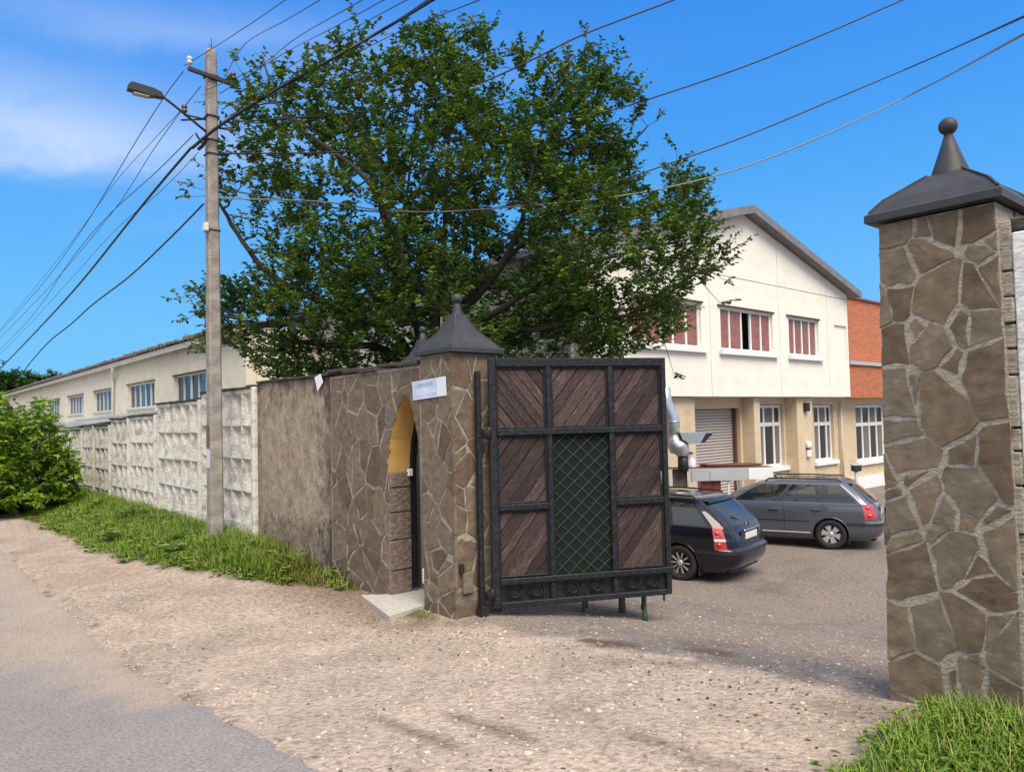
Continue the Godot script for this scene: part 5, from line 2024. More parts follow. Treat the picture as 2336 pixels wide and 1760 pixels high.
	bar(wp, Vector3(0.02, wy - 0.04, tail.call(wy) + 0.02), Vector3(-0.30, wy + 0.10, tail.call(wy + 0.1) + 0.012), 0.02, 0.02, 0.004)
	box(wp, Vector3(-0.02, wy - 0.08, tail.call(wy - 0.05) - 0.01), Vector3(0.07, wy - 0.01, tail.call(wy - 0.05) + 0.025), Transform3D(), 0.012)
	part("rear_wiper", wp, M.trim_black, g)
	var spo = S(true)
	var e = row_at(spec.wtop)
	for i in 10:
		var x0 = lerp(-0.58, 0.58, i / 10.0)
		var x1 = lerp(-0.58, 0.58, (i + 1) / 10.0)
		var z0 = e[1] + 0.045 - 0.10 * x0 * x0
		var z1 = e[1] + 0.045 - 0.10 * x1 * x1
		var yt = spec.wtop + 0.035
		quad(spo, Vector3(x0, yt - 0.04, z0), Vector3(x1, yt - 0.04, z1), Vector3(x1, yt, z1 - 0.01), Vector3(x0, yt, z0 - 0.01))
		quad(spo, Vector3(x0, yt, z0 - 0.01), Vector3(x1, yt, z1 - 0.01), Vector3(x1, yt + 0.012, z1 - 0.22), Vector3(x0, yt + 0.012, z0 - 0.22))
		quad(spo, Vector3(x0, yt - 0.05, z0 - 0.2), Vector3(x1, yt - 0.05, z1 - 0.2), Vector3(x1, yt - 0.04, z1), Vector3(x0, yt - 0.04, z0))
	part("spoiler", spo, paint, g)
	# gap of the tailgate
	var tg = S(true)
	for s in [-1.0, 1.0]:
		var pts = []
		for k in 12:
			var y = lerp(spec.gate_y, spec.belt + 0.02, k / 11.0)
			var q = car_point(row_at(y), 1, 0.10, s)
			pts.append(Vector3(q.x, y, q.y + 0.001))
		tube(tg, pts, 0.005, 4, false)
	var bl = []
	for s in [-1.0, 1.0]:
		for k in 7:
			var q = car_point(row_at(spec.gate_y), 0, (1.0 - k / 6.0) if s < 0 else k / 6.0, s)
			bl.append(Vector3(q.x, spec.gate_y, q.y + 0.001))
	tube(tg, bl, 0.006, 4, false)
	part("tailgate_gap", tg, M.black, g)
	var ex = S(true)
	tube(ex, [Vector3(-0.45, 0.24, spec.rows[0][2] - 0.3), Vector3(-0.45, 0.22, spec.rows[0][2] + 0.05)], 0.03, 10)
	part("exhaust_pipe", ex, M.rust, g)
	for s in [-1.0, 1.0]:
		var mf = S()
		box(mf, Vector3(s * 0.74 - 0.09, 0.12, ax[1] + R - 0.02), Vector3(s * 0.74 + 0.09, 0.34, ax[1] + R), Transform3D(), 0.004)
		part("mud_flap", mf, M.trim_black, g)

func wheel(g, c, side, spec):
	var w = Node3D.new()
	w.name = "wheel"
	w.transform = Transform3D(Basis(Vector3(0, side, 0), Vector3(side, 0, 0), Vector3(0, 0, -1)), c)   # local y points outwards
	g.add_child(w, true)
	var r = spec.wheel_r
	var ty = S(true)
	lathe(ty, [Vector2(r * 0.66, -0.10), Vector2(r * 0.93, -0.105), Vector2(r * 0.99, -0.085), Vector2(r, -0.06), Vector2(r, 0.06), Vector2(r * 0.99, 0.085), Vector2(r * 0.92, 0.105), Vector2(r * 0.78, 0.108), Vector2(r * 0.66, 0.095), Vector2(r * 0.63, 0.0)], 36)
	part("tyre", ty, M.rubber, w)
	var rm = S(true)
	lathe(rm, [Vector2(r * 0.66, 0.097), Vector2(r * 0.63, 0.10), Vector2(r * 0.60, 0.085), Vector2(r * 0.57, 0.03), Vector2(r * 0.2, 0.02), Vector2(0, 0.02)], 32)
	part("rim", rm, spec.rim, w)
	var n = spec.spokes
	for i in n:
		var a = TAU * i / n + 0.3
		var sp = S()
		var T = Transform3D(Basis(Vector3.UP, a), Vector3.ZERO)
		var hw = spec.spoke_w
		# flat outer face, narrow at the hub
		var pts = [[r * 0.10, hw * 0.45], [r * 0.36, hw * 0.75], [r * 0.60, hw * 1.15]]
		for k in 2:
			var p = pts[k]
			var q = pts[k + 1]
			var o = T * Vector3((p[0] + q[0]) / 2, 0.05, 0)
			var y0 = 0.088 - 0.01 * (1 - k)
			var y1 = 0.088
			var A = [T * Vector3(p[0], y0, -p[1]), T * Vector3(p[0], y0, p[1]), T * Vector3(q[0], y1, q[1]), T * Vector3(q[0], y1, -q[1])]
			oquad(sp, o, A[0], A[1], A[2], A[3])
			for m in [[0, 3], [1, 2]]:
				var d = Vector3(0, -0.045, 0)
				oquad(sp, o, A[m[0]], A[m[1]], A[m[1]] + d, A[m[0]] + d)
		part("spoke", sp, spec.spoke_m, w)
	var hb = S(true)
	lathe(hb, [Vector2(r * 0.17, 0.06), Vector2(r * 0.16, 0.088), Vector2(r * 0.1, 0.094), Vector2(0, 0.095)], 18)
	part("hub_cap", hb, spec.spoke_m, w)

func make_cars():
	M.car_glass = StandardMaterial3D.new()
	M.car_glass.albedo_color = Color(lin(0.015, 0.02, 0.022), 0.72)
	M.car_glass.transparency = BaseMaterial3D.TRANSPARENCY_ALPHA
	M.car_glass.roughness = 0.03
	M.car_glass.metallic_specular = 0.7
	M.lamp_red = solid(lin(0.42, 0.012, 0.012), 0.12, 0.0, 0.7)
	M.lamp_red.clearcoat_enabled = true
	M.lamp_white = solid(lin(0.60, 0.60, 0.60), 0.15, 0.0, 0.7)
	M.rubber = solid(lin(0.014, 0.014, 0.015), 0.8)
	M.trim_black = solid(lin(0.018, 0.018, 0.02), 0.55)
	M.chrome = solid(lin(0.6, 0.6, 0.62), 0.15, 1.0)
	M.plate = solid(lin(0.62, 0.62, 0.62), 0.4)
	M.alloy = solid(lin(0.55, 0.55, 0.56), 0.3, 0.6)
	M.rim_dark = solid(lin(0.03, 0.03, 0.032), 0.4, 0.3)
	var navy = solid(lin(0.006, 0.007, 0.012), 0.3, 0.0, 0.2)
	navy.clearcoat_enabled = true
	navy.clearcoat = 1.0
	navy.clearcoat_roughness = 0.04
	var grey = solid(lin(0.085, 0.09, 0.112), 0.32, 0.35, 0.5)
	grey.clearcoat_enabled = true
	grey.clearcoat = 1.0
	grey.clearcoat_roughness = 0.04
	var ys = [0.20, 0.25, 0.30, 0.36, 0.42, 0.48, 0.53, 0.57, 0.60, 0.615, 0.64, 0.68, 0.72, 0.76, 0.80, 0.84, 0.88, 0.92, 0.96, 0.985, 1.00, 1.05, 1.10, 1.15, 1.20, 1.25, 1.30, 1.34, 1.37, 1.395, 1.42, 1.44, 1.455, 1.468, 1.478, 1.484, 1.487]
	var rows = [[0.20, -2.05, 2.12, 0.78, 0.30], [0.30, -2.22, 2.28, 0.855, 0.34], [0.42, -2.27, 2.345, 0.875, 0.36], [0.55, -2.27, 2.36, 0.88, 0.36], [0.60, -2.26, 2.345, 0.882, 0.35], [0.615, -2.25, 2.30, 0.883, 0.33], [0.76, -2.18, 2.275, 0.885, 0.31], [0.84, -2.00, 2.25, 0.88, 0.30], [0.92, -1.55, 2.215, 0.868, 0.28], [0.985, -1.12, 2.18, 0.852, 0.26], [1.00, -1.06, 2.165, 0.845, 0.25], [1.10, -0.90, 2.06, 0.81, 0.23], [1.20, -0.72, 1.945, 0.772, 0.22], [1.30, -0.52, 1.82, 0.73, 0.21], [1.37, -0.37, 1.735, 0.695, 0.20], [1.42, -0.22, 1.69, 0.655, 0.20], [1.455, -0.02, 1.60, 0.58, 0.22], [1.478, 0.20, 1.42, 0.42, 0.25], [1.487, 0.45, 1.15, 0.02, 0.01]]
	var spec = {
		"rows": rows, "ys": ys, "arch": 0.365, "axles": [-1.32, 1.29], "wheel_r": 0.318, "track": 0.765,
		"belt": 0.995, "wtop": 1.37, "rear_wrap": 0.30, "lamp": [0.625, 0.975, 0.45, 0.01, 0.74, 0.82],
		"windows": [[0.03, 0.27, 0.16, 0.0, 0.0], [0.31, 0.60, 0.0, 0.0, 0.0], [0.635, 0.965, 0.0, 0.0, 0.0]],
		"seams": [[0.36, 0.28, 0.33, 0.99], [-0.90, 0.30, -0.92, 0.95], [0.95, 0.72, 1.18, 0.99], [0.36, 0.28, -0.88, 0.28]],
		"handles": [[0.12, 0.83], [1.02, 0.85]],
		"trim": [[-0.85, 0.55, 0.88, navy, 0.02]],
		"rail_y": 1.485, "strip_y": 0.56, "plate_y": 0.80, "gate_y": 0.635, "dark_recess": true,
		"rim": M.rim_dark, "spoke_m": M.alloy, "spokes": 10, "spoke_w": 0.010,
	}
	var place = func(wheel_px, depth, th, sp):
		var wp = px(wheel_px[0], wheel_px[1], depth)
		var B = Basis(Vector3.UP, th)
		var off = B * Vector3(-sp.track - 0.08, 0, sp.axles[1])
		var o = Vector3(wp.x, 0, wp.z) - off
		# sit on the sloping yard
		var hf = ground_at(o + B * Vector3(0, 0, sp.axles[0]))
		var hr = ground_at(o + B * Vector3(0, 0, sp.axles[1]))
		o.y = (hf + hr) * 0.5 + 0.004
		return Transform3D(B * Basis(Vector3.RIGHT, (hf - hr) / 2.61), o)
	var g1 = thing("estate_car", "black estate car seen from behind beside the open gate leaf", "car", place.call([1551, 1283], 13.4, deg_to_rad(51), spec), Vector3.ZERO)
	make_car(g1, navy, spec)
	var s2 = spec.duplicate(true)
	s2.windows = [[0.03, 0.285, 0.10, 0.03, -0.0], [0.325, 0.60, 0.0, 0.0, 0.0], [0.64, 0.975, 0.0, 0.0, 0.0]]
	s2.trim = [[-0.85, 0.60, 0.88, M.trim_black, 0.013], [-0.85, 0.335, 0.88, M.alloy, 0.014]]
	s2.rim = M.rim_dark
	s2.spoke_m = M.alloy
	s2.spokes = 6
	s2.spoke_w = 0.058
	s2.lamp = [0.67, 0.99, 0.30, 0.012, 2.0, 2.1]
	s2.dark_recess = false
	var g2 = thing("estate_car", "grey metallic estate car with bright hubcaps parked across the yard", "car", place.call([1896, 1223], 16.3, deg_to_rad(62), s2), Vector3.ZERO)
	make_car(g2, grey, s2)

# ------------------------------------------------------------------ bench behind the gate
func make_bench():
	var p = px(1400, 1400, 8.98)
	var gy = ground_at(p)
	var T = Transform3D(Basis(Vector3.UP, deg_to_rad(-8)), Vector3(p.x, gy, p.z))
	var g = thing("garden_bench", "green bench with curved iron legs standing behind the gate leaf", "bench", T)
	for x in [-0.34, 0.36]:
		for s in [-1.0, 1.0]:
			var st = S(true)
			var pts = []
			for k in 8:
				var t = k / 7.0
				pts.append(Vector3(x + 0.0, t * 0.44, s * (0.17 + 0.08 * pow(1 - t, 2.0) * 1.2)))
			tube(st, pts, [0.034, 0.028, 0.024, 0.022, 0.022, 0.023, 0.025, 0.027], 8)
			part("leg", st, M.bench_green, g)
		var cr = S()
		bar(cr, Vector3(x, 0.44, -0.2), Vector3(x, 0.44, 0.2), 0.04, 0.03, 0.005)
		part("seat_bearer", cr, M.bench_green, g)
		var bk = S(true)
		tube(bk, [Vector3(x, 0.44, -0.18), Vector3(x, 0.62, -0.22), Vector3(x, 0.86, -0.30)], 0.018, 8)
		part("back_post", bk, M.bench_green, g)
	for k in 4:
		var sl = S()
		box(sl, Vector3(-0.55, 0.456, -0.19 + k * 0.1), Vector3(0.55, 0.482, -0.10 + k * 0.1), Transform3D(), 0.006)
		part("seat_slat", sl, M.wood_grey, g)
	for k in 3:
		var sl = S()
		box(sl, Vector3(-0.55, 0.56 + k * 0.1, -0.015), Vector3(0.55, 0.64 + k * 0.1, 0.01), Transform3D(Basis(Vector3.RIGHT, -0.3), Vector3(0, 0.02, -0.02)), 0.006)
		part("back_slat", sl, M.wood_grey, g)
	var st2 = thing("stump_post", "short weathered wooden post standing by the bench legs", "post", Transform3D(Basis(), Vector3(p.x + 0.13, gy, p.z - 0.2)))
	var ss = S(true)
	tube(ss, [Vector3(0, -0.1, 0), Vector3(0, 0.2, 0.0), Vector3(0.005, 0.5, 0)], [0.05, 0.04, 0.038], 9)
	part("shaft", ss, M.wood_grey, st2)
	var pad = thing("footing_stone", "flat concrete footing at the foot of the gate pillar", "footing", WALL, Vector3(0.2, -0.55, -0.2))
	var ps = S()
	box(ps, Vector3(-0.02, -0.70, -0.42), Vector3(0.42, -0.50, 0.0), Transform3D(Basis(Vector3.UP, 0.1), Vector3.ZERO), 0.02)
	part("block", ps, M.plinth_slab, pad)

# ------------------------------------------------------------------ vegetation
func leaf_mesh(wide, fold = 0.18, curl = 0.15):
	# pointed leaf, folded along its midrib; y is the length
	var st = S(true)
	var ys = [0.0, 0.28, 0.62, 1.0]
	var ws = [0.02, 0.5, 0.40, 0.0]
	for i in 3:
		for s in [-1.0, 1.0]:
			var a = Vector3(0, ys[i], -curl * ys[i] * ys[i])
			var b = Vector3(0, ys[i + 1], -curl * ys[i + 1] * ys[i + 1])
			var c = Vector3(s * ws[i] * wide, ys[i], a.z + fold * ws[i] * wide)
			var d = Vector3(s * ws[i + 1] * wide, ys[i + 1], b.z + fold * ws[i + 1] * wide)
			if i == 2:
				tri(st, a, c, b)
			elif i == 0:
				tri(st, a, d, b)
			else:
				quad(st, a, c, d, b)
	st.generate_normals()
	return st.commit()

func spray(list, at, dir, r, n, twigs, length, size, cols, twig_st = null):
	# a few leafy shoots leaving one point
	for t in twigs:
		var d = (dir + Vector3(r.randf_range(-1, 1), r.randf_range(-0.7, 0.9), r.randf_range(-1, 1)) * 0.75).normalized()
		var l = length * r.randf_range(0.6, 1.25)
		var droop = r.randf_range(0.0, 0.25)
		if twig_st != null and t < 2:
			tube(twig_st, [at, at + d * l * 0.5, at + d * l - Vector3(0, droop * l, 0)], [0.006, 0.0045, 0.003], 3, false)
		var side = d.cross(Vector3.UP)
		side = side.normalized() if side.length() > 0.1 else Vector3.RIGHT
		var base_c = cols[r.randi() % cols.size()]
		for k in n:
			var q = (k + r.randf()) / n
			var p = at + d * l * q - Vector3(0, droop * l * q * q, 0)
			var sgn = 1.0 if k % 2 == 0 else -1.0
			var y = (d * 0.6 + side * sgn * 0.8 + Vector3(r.randf_range(-0.5, 0.5), r.randf_range(-0.75, 0.25), r.randf_range(-0.5, 0.5))).normalized()
			var up = (Vector3.UP + Vector3(r.randf_range(-0.8, 0.8), 0, r.randf_range(-0.8, 0.8))).normalized()
			var x = y.cross(up)
			if x.length() < 0.05: x = Vector3.RIGHT
			x = x.normalized()
			var z = x.cross(y)
			var s = size * r.randf_range(0.65, 1.2)
			var v = r.randf_range(0.75, 1.25)
			list.append([Transform3D(Basis(x * s, y * s, z * s), p), Color(base_c.x * v, base_c.y * v, base_c.z * v)])

func make_trees():
	var r = RandomNumberGenerator.new()
	r.seed = 101
	# the big tree behind the wall
	var dz = 14.3
	var root = Vector3(px(985, 900, dz).x, 0, -dz)
	root.y = ground_at(root) - 0.05
	var g = thing("broadleaf_tree", "large spreading broadleaf tree rising behind the stone wall", "tree", Transform3D(), root)
	var limbs = [
		[[1000, 800, 0.0], [1060, 720, -0.3], [1135, 640, -0.8], [1180, 560, -1.0], [1200, 480, -1.1], [1240, 310, -0.9], [1305, 160, -0.6]],
		[[960, 790, 0.0], [905, 640, 0.3], [855, 450, 0.6], [805, 270, 0.7], [770, 130, 0.7]],
		[[930, 800, 0.2], [790, 720, -0.4], [650, 645, -0.9], [585, 560, -1.0], [530, 470, -0.9], [508, 380, -0.8]],
		[[1030, 790, 0.0], [1130, 730, -0.9], [1270, 655, -1.3], [1400, 610, -1.2], [1540, 575, -1.0]],
		[[900, 820, 0.3], [760, 790, -0.2], [640, 775, -0.4], [540, 720, -0.3], [440, 660, -0.1]],
		[[990, 780, 0.1], [1005, 600, 0.5], [1012, 400, 0.5], [1030, 230, 0.3], [1065, 100, 0.2]],
		[[1050, 800, 0.0], [1200, 770, -1.0], [1330, 745, -1.2], [1450, 735, -1.1]],
		[[1020, 760, 0.4], [1120, 600, 0.9], [1290, 450, 1.0], [1420, 330, 0.8], [1490, 260, 0.6]],
		[[950, 770, 0.5], [880, 560, 1.6], [900, 350, 1.9], [930, 200, 1.6]],
		[[1000, 770, -0.4], [950, 640, -1.6], [880, 480, -1.9], [700, 330, -1.4], [640, 190, -1.0]],
	]
	var nodes = []
	var tst = S(true)
	var k0 = 0
	for lb in limbs:
		var pts = [root, root + Vector3(r.randf_range(-0.15, 0.15), 1.1, r.randf_range(-0.15, 0.15))]
		for p in lb: pts.append(px(p[0], p[1], dz) + Vector3(0, 0, p[2] * -1.0))
		var fine = []
		for i in pts.size() - 1:
			for k in 5: fine.append(pts[i].cubic_interpolate(pts[i + 1], pts[max(i - 1, 0)], pts[min(i + 2, pts.size() - 1)], k / 5.0) + Vector3(r.randf_range(-0.02, 0.02), 0, r.randf_range(-0.02, 0.02)))
		fine.append(pts[pts.size() - 1])
		var rad = []
		for i in fine.size():
			var t = float(i) / (fine.size() - 1)
			rad.append(lerp(0.13, 0.014, pow(t, 0.75)))
			if i > 8 and i % 2 == 0: nodes.append([fine[i], rad[i]])
		tube(tst, fine, rad, 8)
		k0 += 1
	part("trunk", tst, M.bark, g)
	var outline = PackedVector2Array([Vector2(520, 860), Vector2(470, 790), Vector2(440, 700), Vector2(405, 640), Vector2(430, 615), Vector2(495, 650), Vector2(560, 640), Vector2(600, 610), Vector2(560, 560), Vector2(500, 500), Vector2(470, 420), Vector2(478, 330), Vector2(505, 260), Vector2(500, 190), Vector2(540, 105), Vector2(590, 140), Vector2(640, 90), Vector2(700, 120), Vector2(790, 60), Vector2(850, 40), Vector2(930, 80), Vector2(1010, 70), Vector2(1075, 35), Vector2(1130, 60), Vector2(1170, 120), Vector2(1230, 130), Vector2(1335, 60), Vector2(1390, 110), Vector2(1430, 170), Vector2(1500, 215), Vector2(1530, 280), Vector2(1545, 370), Vector2(1600, 420), Vector2(1610, 490), Vector2(1650, 560), Vector2(1650, 640), Vector2(1590, 690), Vector2(1540, 770), Vector2(1500, 825), Vector2(1420, 850), Vector2(1200, 880), Vector2(1000, 900), Vector2(760, 900), Vector2(600, 895)])
	var field = FastNoiseLite.new()
	field.seed = 6
	field.frequency = 0.55
	field.fractal_octaves = 2
	var rims = {}
	var crown_mid = px(1010, 520, dz)
	var clusters = []
	var guard = 0
	while clusters.size() < 2350 and guard < 60000:
		guard += 1
		var u = r.randf_range(400, 1660)
		var v = r.randf_range(35, 900)
		var q = Vector2(u, v)
		if not Geometry2D.is_point_in_polygon(q, outline): continue
		var edge = 1e9
		for i in outline.size():
			edge = min(edge, q.distance_to(Geometry2D.get_closest_point_to_segment(q, outline[i], outline[(i + 1) % outline.size()])))
		var em = edge * dz / FOCAL
		if em < (0.62 if v < 420 else 0.2): continue
		var half = 2.7 * sqrt(clamp(em / 2.6, 0.0, 1.0)) + 0.15
		var off = r.randf_range(-half, half)
		var p = px(u, v, dz) + Vector3(0, 0, off)
		# thinner at the upper left, lumpy everywhere
		var keep = 0.95
		if u < 900 and v < 620: keep = lerp(0.20, 0.80, clamp((u - 480) / 420.0, 0.0, 1.0))
		keep *= smoothstep(-0.30, 0.10, field.get_noise_3d(p.x, p.y * 1.1, p.z * 1.0))
		if r.randf() > keep: continue
		var l = wx(p)
		if l.z > -0.75 and p.y < 2.8: continue
		clusters.append(p)
		if em < 0.8: rims[p] = true
	clusters.sort_custom(func(a, b): return a.distance_squared_to(root) < b.distance_squared_to(root))
	var tw = S(true)
	var leaves = []
	var greens = [Vector3(0.11, 0.20, 0.026), Vector3(0.072, 0.155, 0.024), Vector3(0.165, 0.25, 0.03), Vector3(0.085, 0.17, 0.036), Vector3(0.21, 0.275, 0.036)]
	for p in clusters:
		var best = 1e9
		var bi = 0
		for i in nodes.size():
			var d = nodes[i][0].distance_squared_to(p)
			if nodes[i][0].y > p.y: d *= 1.35
			if d < best:
				best = d
				bi = i
		var a = nodes[bi][0]
		var ra = min(nodes[bi][1], 0.03)
		var mid = a.lerp(p, 0.5) + Vector3(r.randf_range(-0.1, 0.1), 0.06 + r.randf_range(-0.08, 0.08), r.randf_range(-0.1, 0.1)) * a.distance_to(p)
		var rm = max(ra * 0.72, 0.006)
		var re = max(ra * 0.5, 0.004)
		tube(tw, [a, mid, p], [ra * 0.9, rm, re], 4, false)
		nodes.append([mid, rm])
		nodes.append([p, re])
		var dir = ((p - a).normalized() * 0.7 + Vector3(0, 0.55, 0)).normalized()
		if rims.has(p):
			spray(leaves, p, ((p - crown_mid).normalized() * 0.6 + Vector3(0, 0.9, 0)).normalized(), r, 15, 3, 0.55, 0.10, greens, tw)
		else:
			spray(leaves, p, dir, r, 12, 4, 0.42, 0.105, greens, tw)
	# upright leafy tips that break the outline
	for t in [[545, 110], [600, 125], [645, 75], [700, 110], [790, 50], [855, 40], [905, 75], [980, 50], [1078, 32], [1118, 70], [1335, 62], [1395, 115], [1435, 180], [1505, 222], [1545, 290], [1540, 360], [1610, 425], [1625, 490], [1650, 565], [1655, 600], [1640, 650], [1530, 810], [405, 640], [430, 690], [455, 420], [450, 390], [450, 760], [560, 165], [500, 205]]:
		var p = px(t[0], t[1] + 42, dz) + Vector3(0, 0, r.randf_range(-0.4, 0.4))
		var best = 1e9
		var a = p
		for nd in nodes:
			var d = nd[0].distance_squared_to(p)
			if d < best:
				best = d
				a = nd[0]
		tube(tw, [a, p], [0.008, 0.004], 4, false)
		spray(leaves, p, ((p - a).normalized() + Vector3(0, 0.9, 0)).normalized(), r, 9, 2, 0.35, 0.095, greens, tw)
	part("branches", tw, M.twig, g)
	var mm = multi(leaf_mesh(0.62), leaves)
	var cr = stuff("crown", "", "", mm, M.leaf, g)
	# shrub at the far end of the fence
	shrub(W(-16.4, 0, 2.35), "roadside_shrub", "big bright green shrub at the road edge covering the end of the fence", 2.1, 2.75, 720, r, [Vector3(0.23, 0.37, 0.03), Vector3(0.17, 0.30, 0.025), Vector3(0.30, 0.42, 0.045), Vector3(0.13, 0.24, 0.022)], 0.18)
	shrub(W(-19.8, 0, 4.6), "roadside_shrub", "second bright green shrub growing behind the big one by the road", 2.9, 2.8, 380, r, [Vector3(0.11, 0.20, 0.02), Vector3(0.075, 0.155, 0.016)], 0.15)
	# trees far behind the workshop roof
	var fars = [[55, 80.0, 9.2, 4.6], [-35, 78.0, 10.0, 5.0], [120, 84.0, 9.4, 2.2], [10, 95.0, 10.5, 5.0]]
	var said = ["round dark green tree behind the far end of the workshop", "wide green tree at the far end of the street", "small dark tree with a thin top peeping over the workshop roof", "tall tree farthest off behind the workshop"]
	for i in fars.size():
		var f = fars[i]
		var p = px(f[0], 900, f[1])
		p.y = -0.8
		far_tree(p, said[i], f[2], f[3], r)
	# burdock on the verge
	var bl = leaf_mesh(0.85, 0.12, 0.35)
	var spots = [[-10.6, 0.55, 0.34, 9, "clump of dark burdock leaves at the foot of the fence", 0], [-9.4, 0.35, 0.30, 8, "burdock with drooping leaves close to the fence foot", 0], [-8.6, 1.45, 0.26, 7, "pale burdock leaves lying on the verge grass", 1], [-6.0, 1.15, 0.24, 6, "yellowed burdock leaves at the verge edge below the pole", 1], [-13.4, 0.7, 0.34, 8, "tall burdock clump next to the big shrub", 1], [-6.7, 0.75, 0.22, 6, "dark dock leaves at the foot of the pole", 0]]
	for s in spots:
		var p = W(s[0], gh(s[0], s[1]), s[1])
		var pl = thing("burdock", s[4], "plant", Transform3D(Basis(), p))
		for k in s[3]:
			var a = TAU * k / s[3] + r.randf_range(-0.3, 0.3)
			var d = Vector3(cos(a), 0, sin(a))
			var y = (d * r.randf_range(0.7, 1.0) + Vector3(0, r.randf_range(0.25, 0.8), 0)).normalized()
			var x = y.cross(Vector3.UP).normalized()
			var z = x.cross(y)
			var l = s[2] * r.randf_range(0.7, 1.15)
			var o = MeshInstance3D.new()
			o.name = "leaf"
			o.mesh = bl
			o.material_override = M.dock[s[5] * 2 + k % 2]
			o.transform = Transform3D(Basis(x * l, y * l, z * l), Vector3(0, 0.08 + 0.1 * r.randf(), 0) + d * 0.03)
			pl.add_child(o, true)
		var stem = S(true)
		for k in 3:
			var a = TAU * k / 3.0
			tube(stem, [Vector3(0, -0.05, 0), Vector3(cos(a) * 0.03, 0.18, sin(a) * 0.03)], 0.008, 5)
		part("stem", stem, M.dock[0], pl)

func shrub(p, called, label, rad, ht, count, r, cols, size):
	p.y = ground_at(p)
	var g = thing(called, label, "shrub", Transform3D(), p)
	var st = S(true)
	var list = []
	var tips = []
	for i in count:
		var d = Vector3(r.randf_range(-1, 1), r.randf_range(-0.1, 1), r.randf_range(-1, 1)).normalized()
		var k = pow(r.randf(), 0.22)
		var lump = 0.80 + 0.30 * n1.get_noise_3d(d.x * 4.0 + p.x, d.y * 4.0, d.z * 4.0)
		var q = p + Vector3(d.x * rad, 0.1 + abs(d.y) * ht * 1.15, d.z * rad) * k * lump + Vector3(0, 0.1, 0)
		spray(list, q, (d + Vector3(0, 0.5, 0)).normalized(), r, 11, 3, 0.38, size, cols)
		if i % 6 == 0:
			tube(st, [p + Vector3(d.x * 0.25, 0, d.z * 0.25), p.lerp(q, 0.5) + Vector3(0, 0.15, 0), q], [0.03, 0.018, 0.007], 5)
	part("stems", st, M.twig, g)
	stuff("foliage", "", "", multi(leaf_mesh(0.34, 0.15, 0.3), list), M.leaf, g)

func far_tree(p, label, ht, rad, r):
	var g = thing("far_tree", label, "tree", Transform3D(), p, "trees beyond the workshop")
	var st = S(true)
	tube(st, [p, p + Vector3(0.1, ht * 0.45, 0), p + Vector3(0, ht * 0.85, 0)], [0.25, 0.17, 0.06], 7)
	for k in 7:
		var a = TAU * k / 7.0
		tube(st, [p + Vector3(0, ht * (0.3 + 0.05 * k), 0), p + Vector3(cos(a) * rad * 0.6, ht * (0.45 + 0.06 * k), sin(a) * rad * 0.6)], [0.09, 0.03], 5)
	part("trunk", st, M.bark, g)
	var list = []
	var cols = [Vector3(0.05, 0.105, 0.018), Vector3(0.035, 0.08, 0.015), Vector3(0.075, 0.135, 0.022)]
	for i in 420:
		var d = Vector3(r.randf_range(-1, 1), r.randf_range(-0.8, 1), r.randf_range(-1, 1)).normalized() * pow(r.randf(), 0.4)
		var lump = 0.82 + 0.32 * n1.get_noise_3d(d.x * 5.0 + p.x, d.y * 5.0, d.z * 5.0)
		spray(list, p + Vector3(d.x * rad * lump, ht * 0.62 + d.y * ht * 0.36 * lump, d.z * rad * lump), Vector3.UP, r, 6, 3, 0.6, 0.34, cols)
	stuff("crown", "", "", multi(leaf_mesh(0.6), list), M.leaf, g)

func blade_mesh():
	var st = S(true)
	var ps = [[0.0, 0.5, 0.0], [0.4, 0.42, 0.06], [0.75, 0.26, 0.22], [1.0, 0.0, 0.42]]
	for i in 3:
		var a = ps[i]
		var b = ps[i + 1]
		var w = 0.055
		if i < 2:
			quad(st, Vector3(-a[1] * w, a[0], a[2]), Vector3(a[1] * w, a[0], a[2]), Vector3(b[1] * w, b[0], b[2]), Vector3(-b[1] * w, b[0], b[2]))
		else:
			tri(st, Vector3(-a[1] * w, a[0], a[2]), Vector3(a[1] * w, a[0], a[2]), Vector3(0, b[0], b[2]))
	st.generate_normals()
	return st.commit()

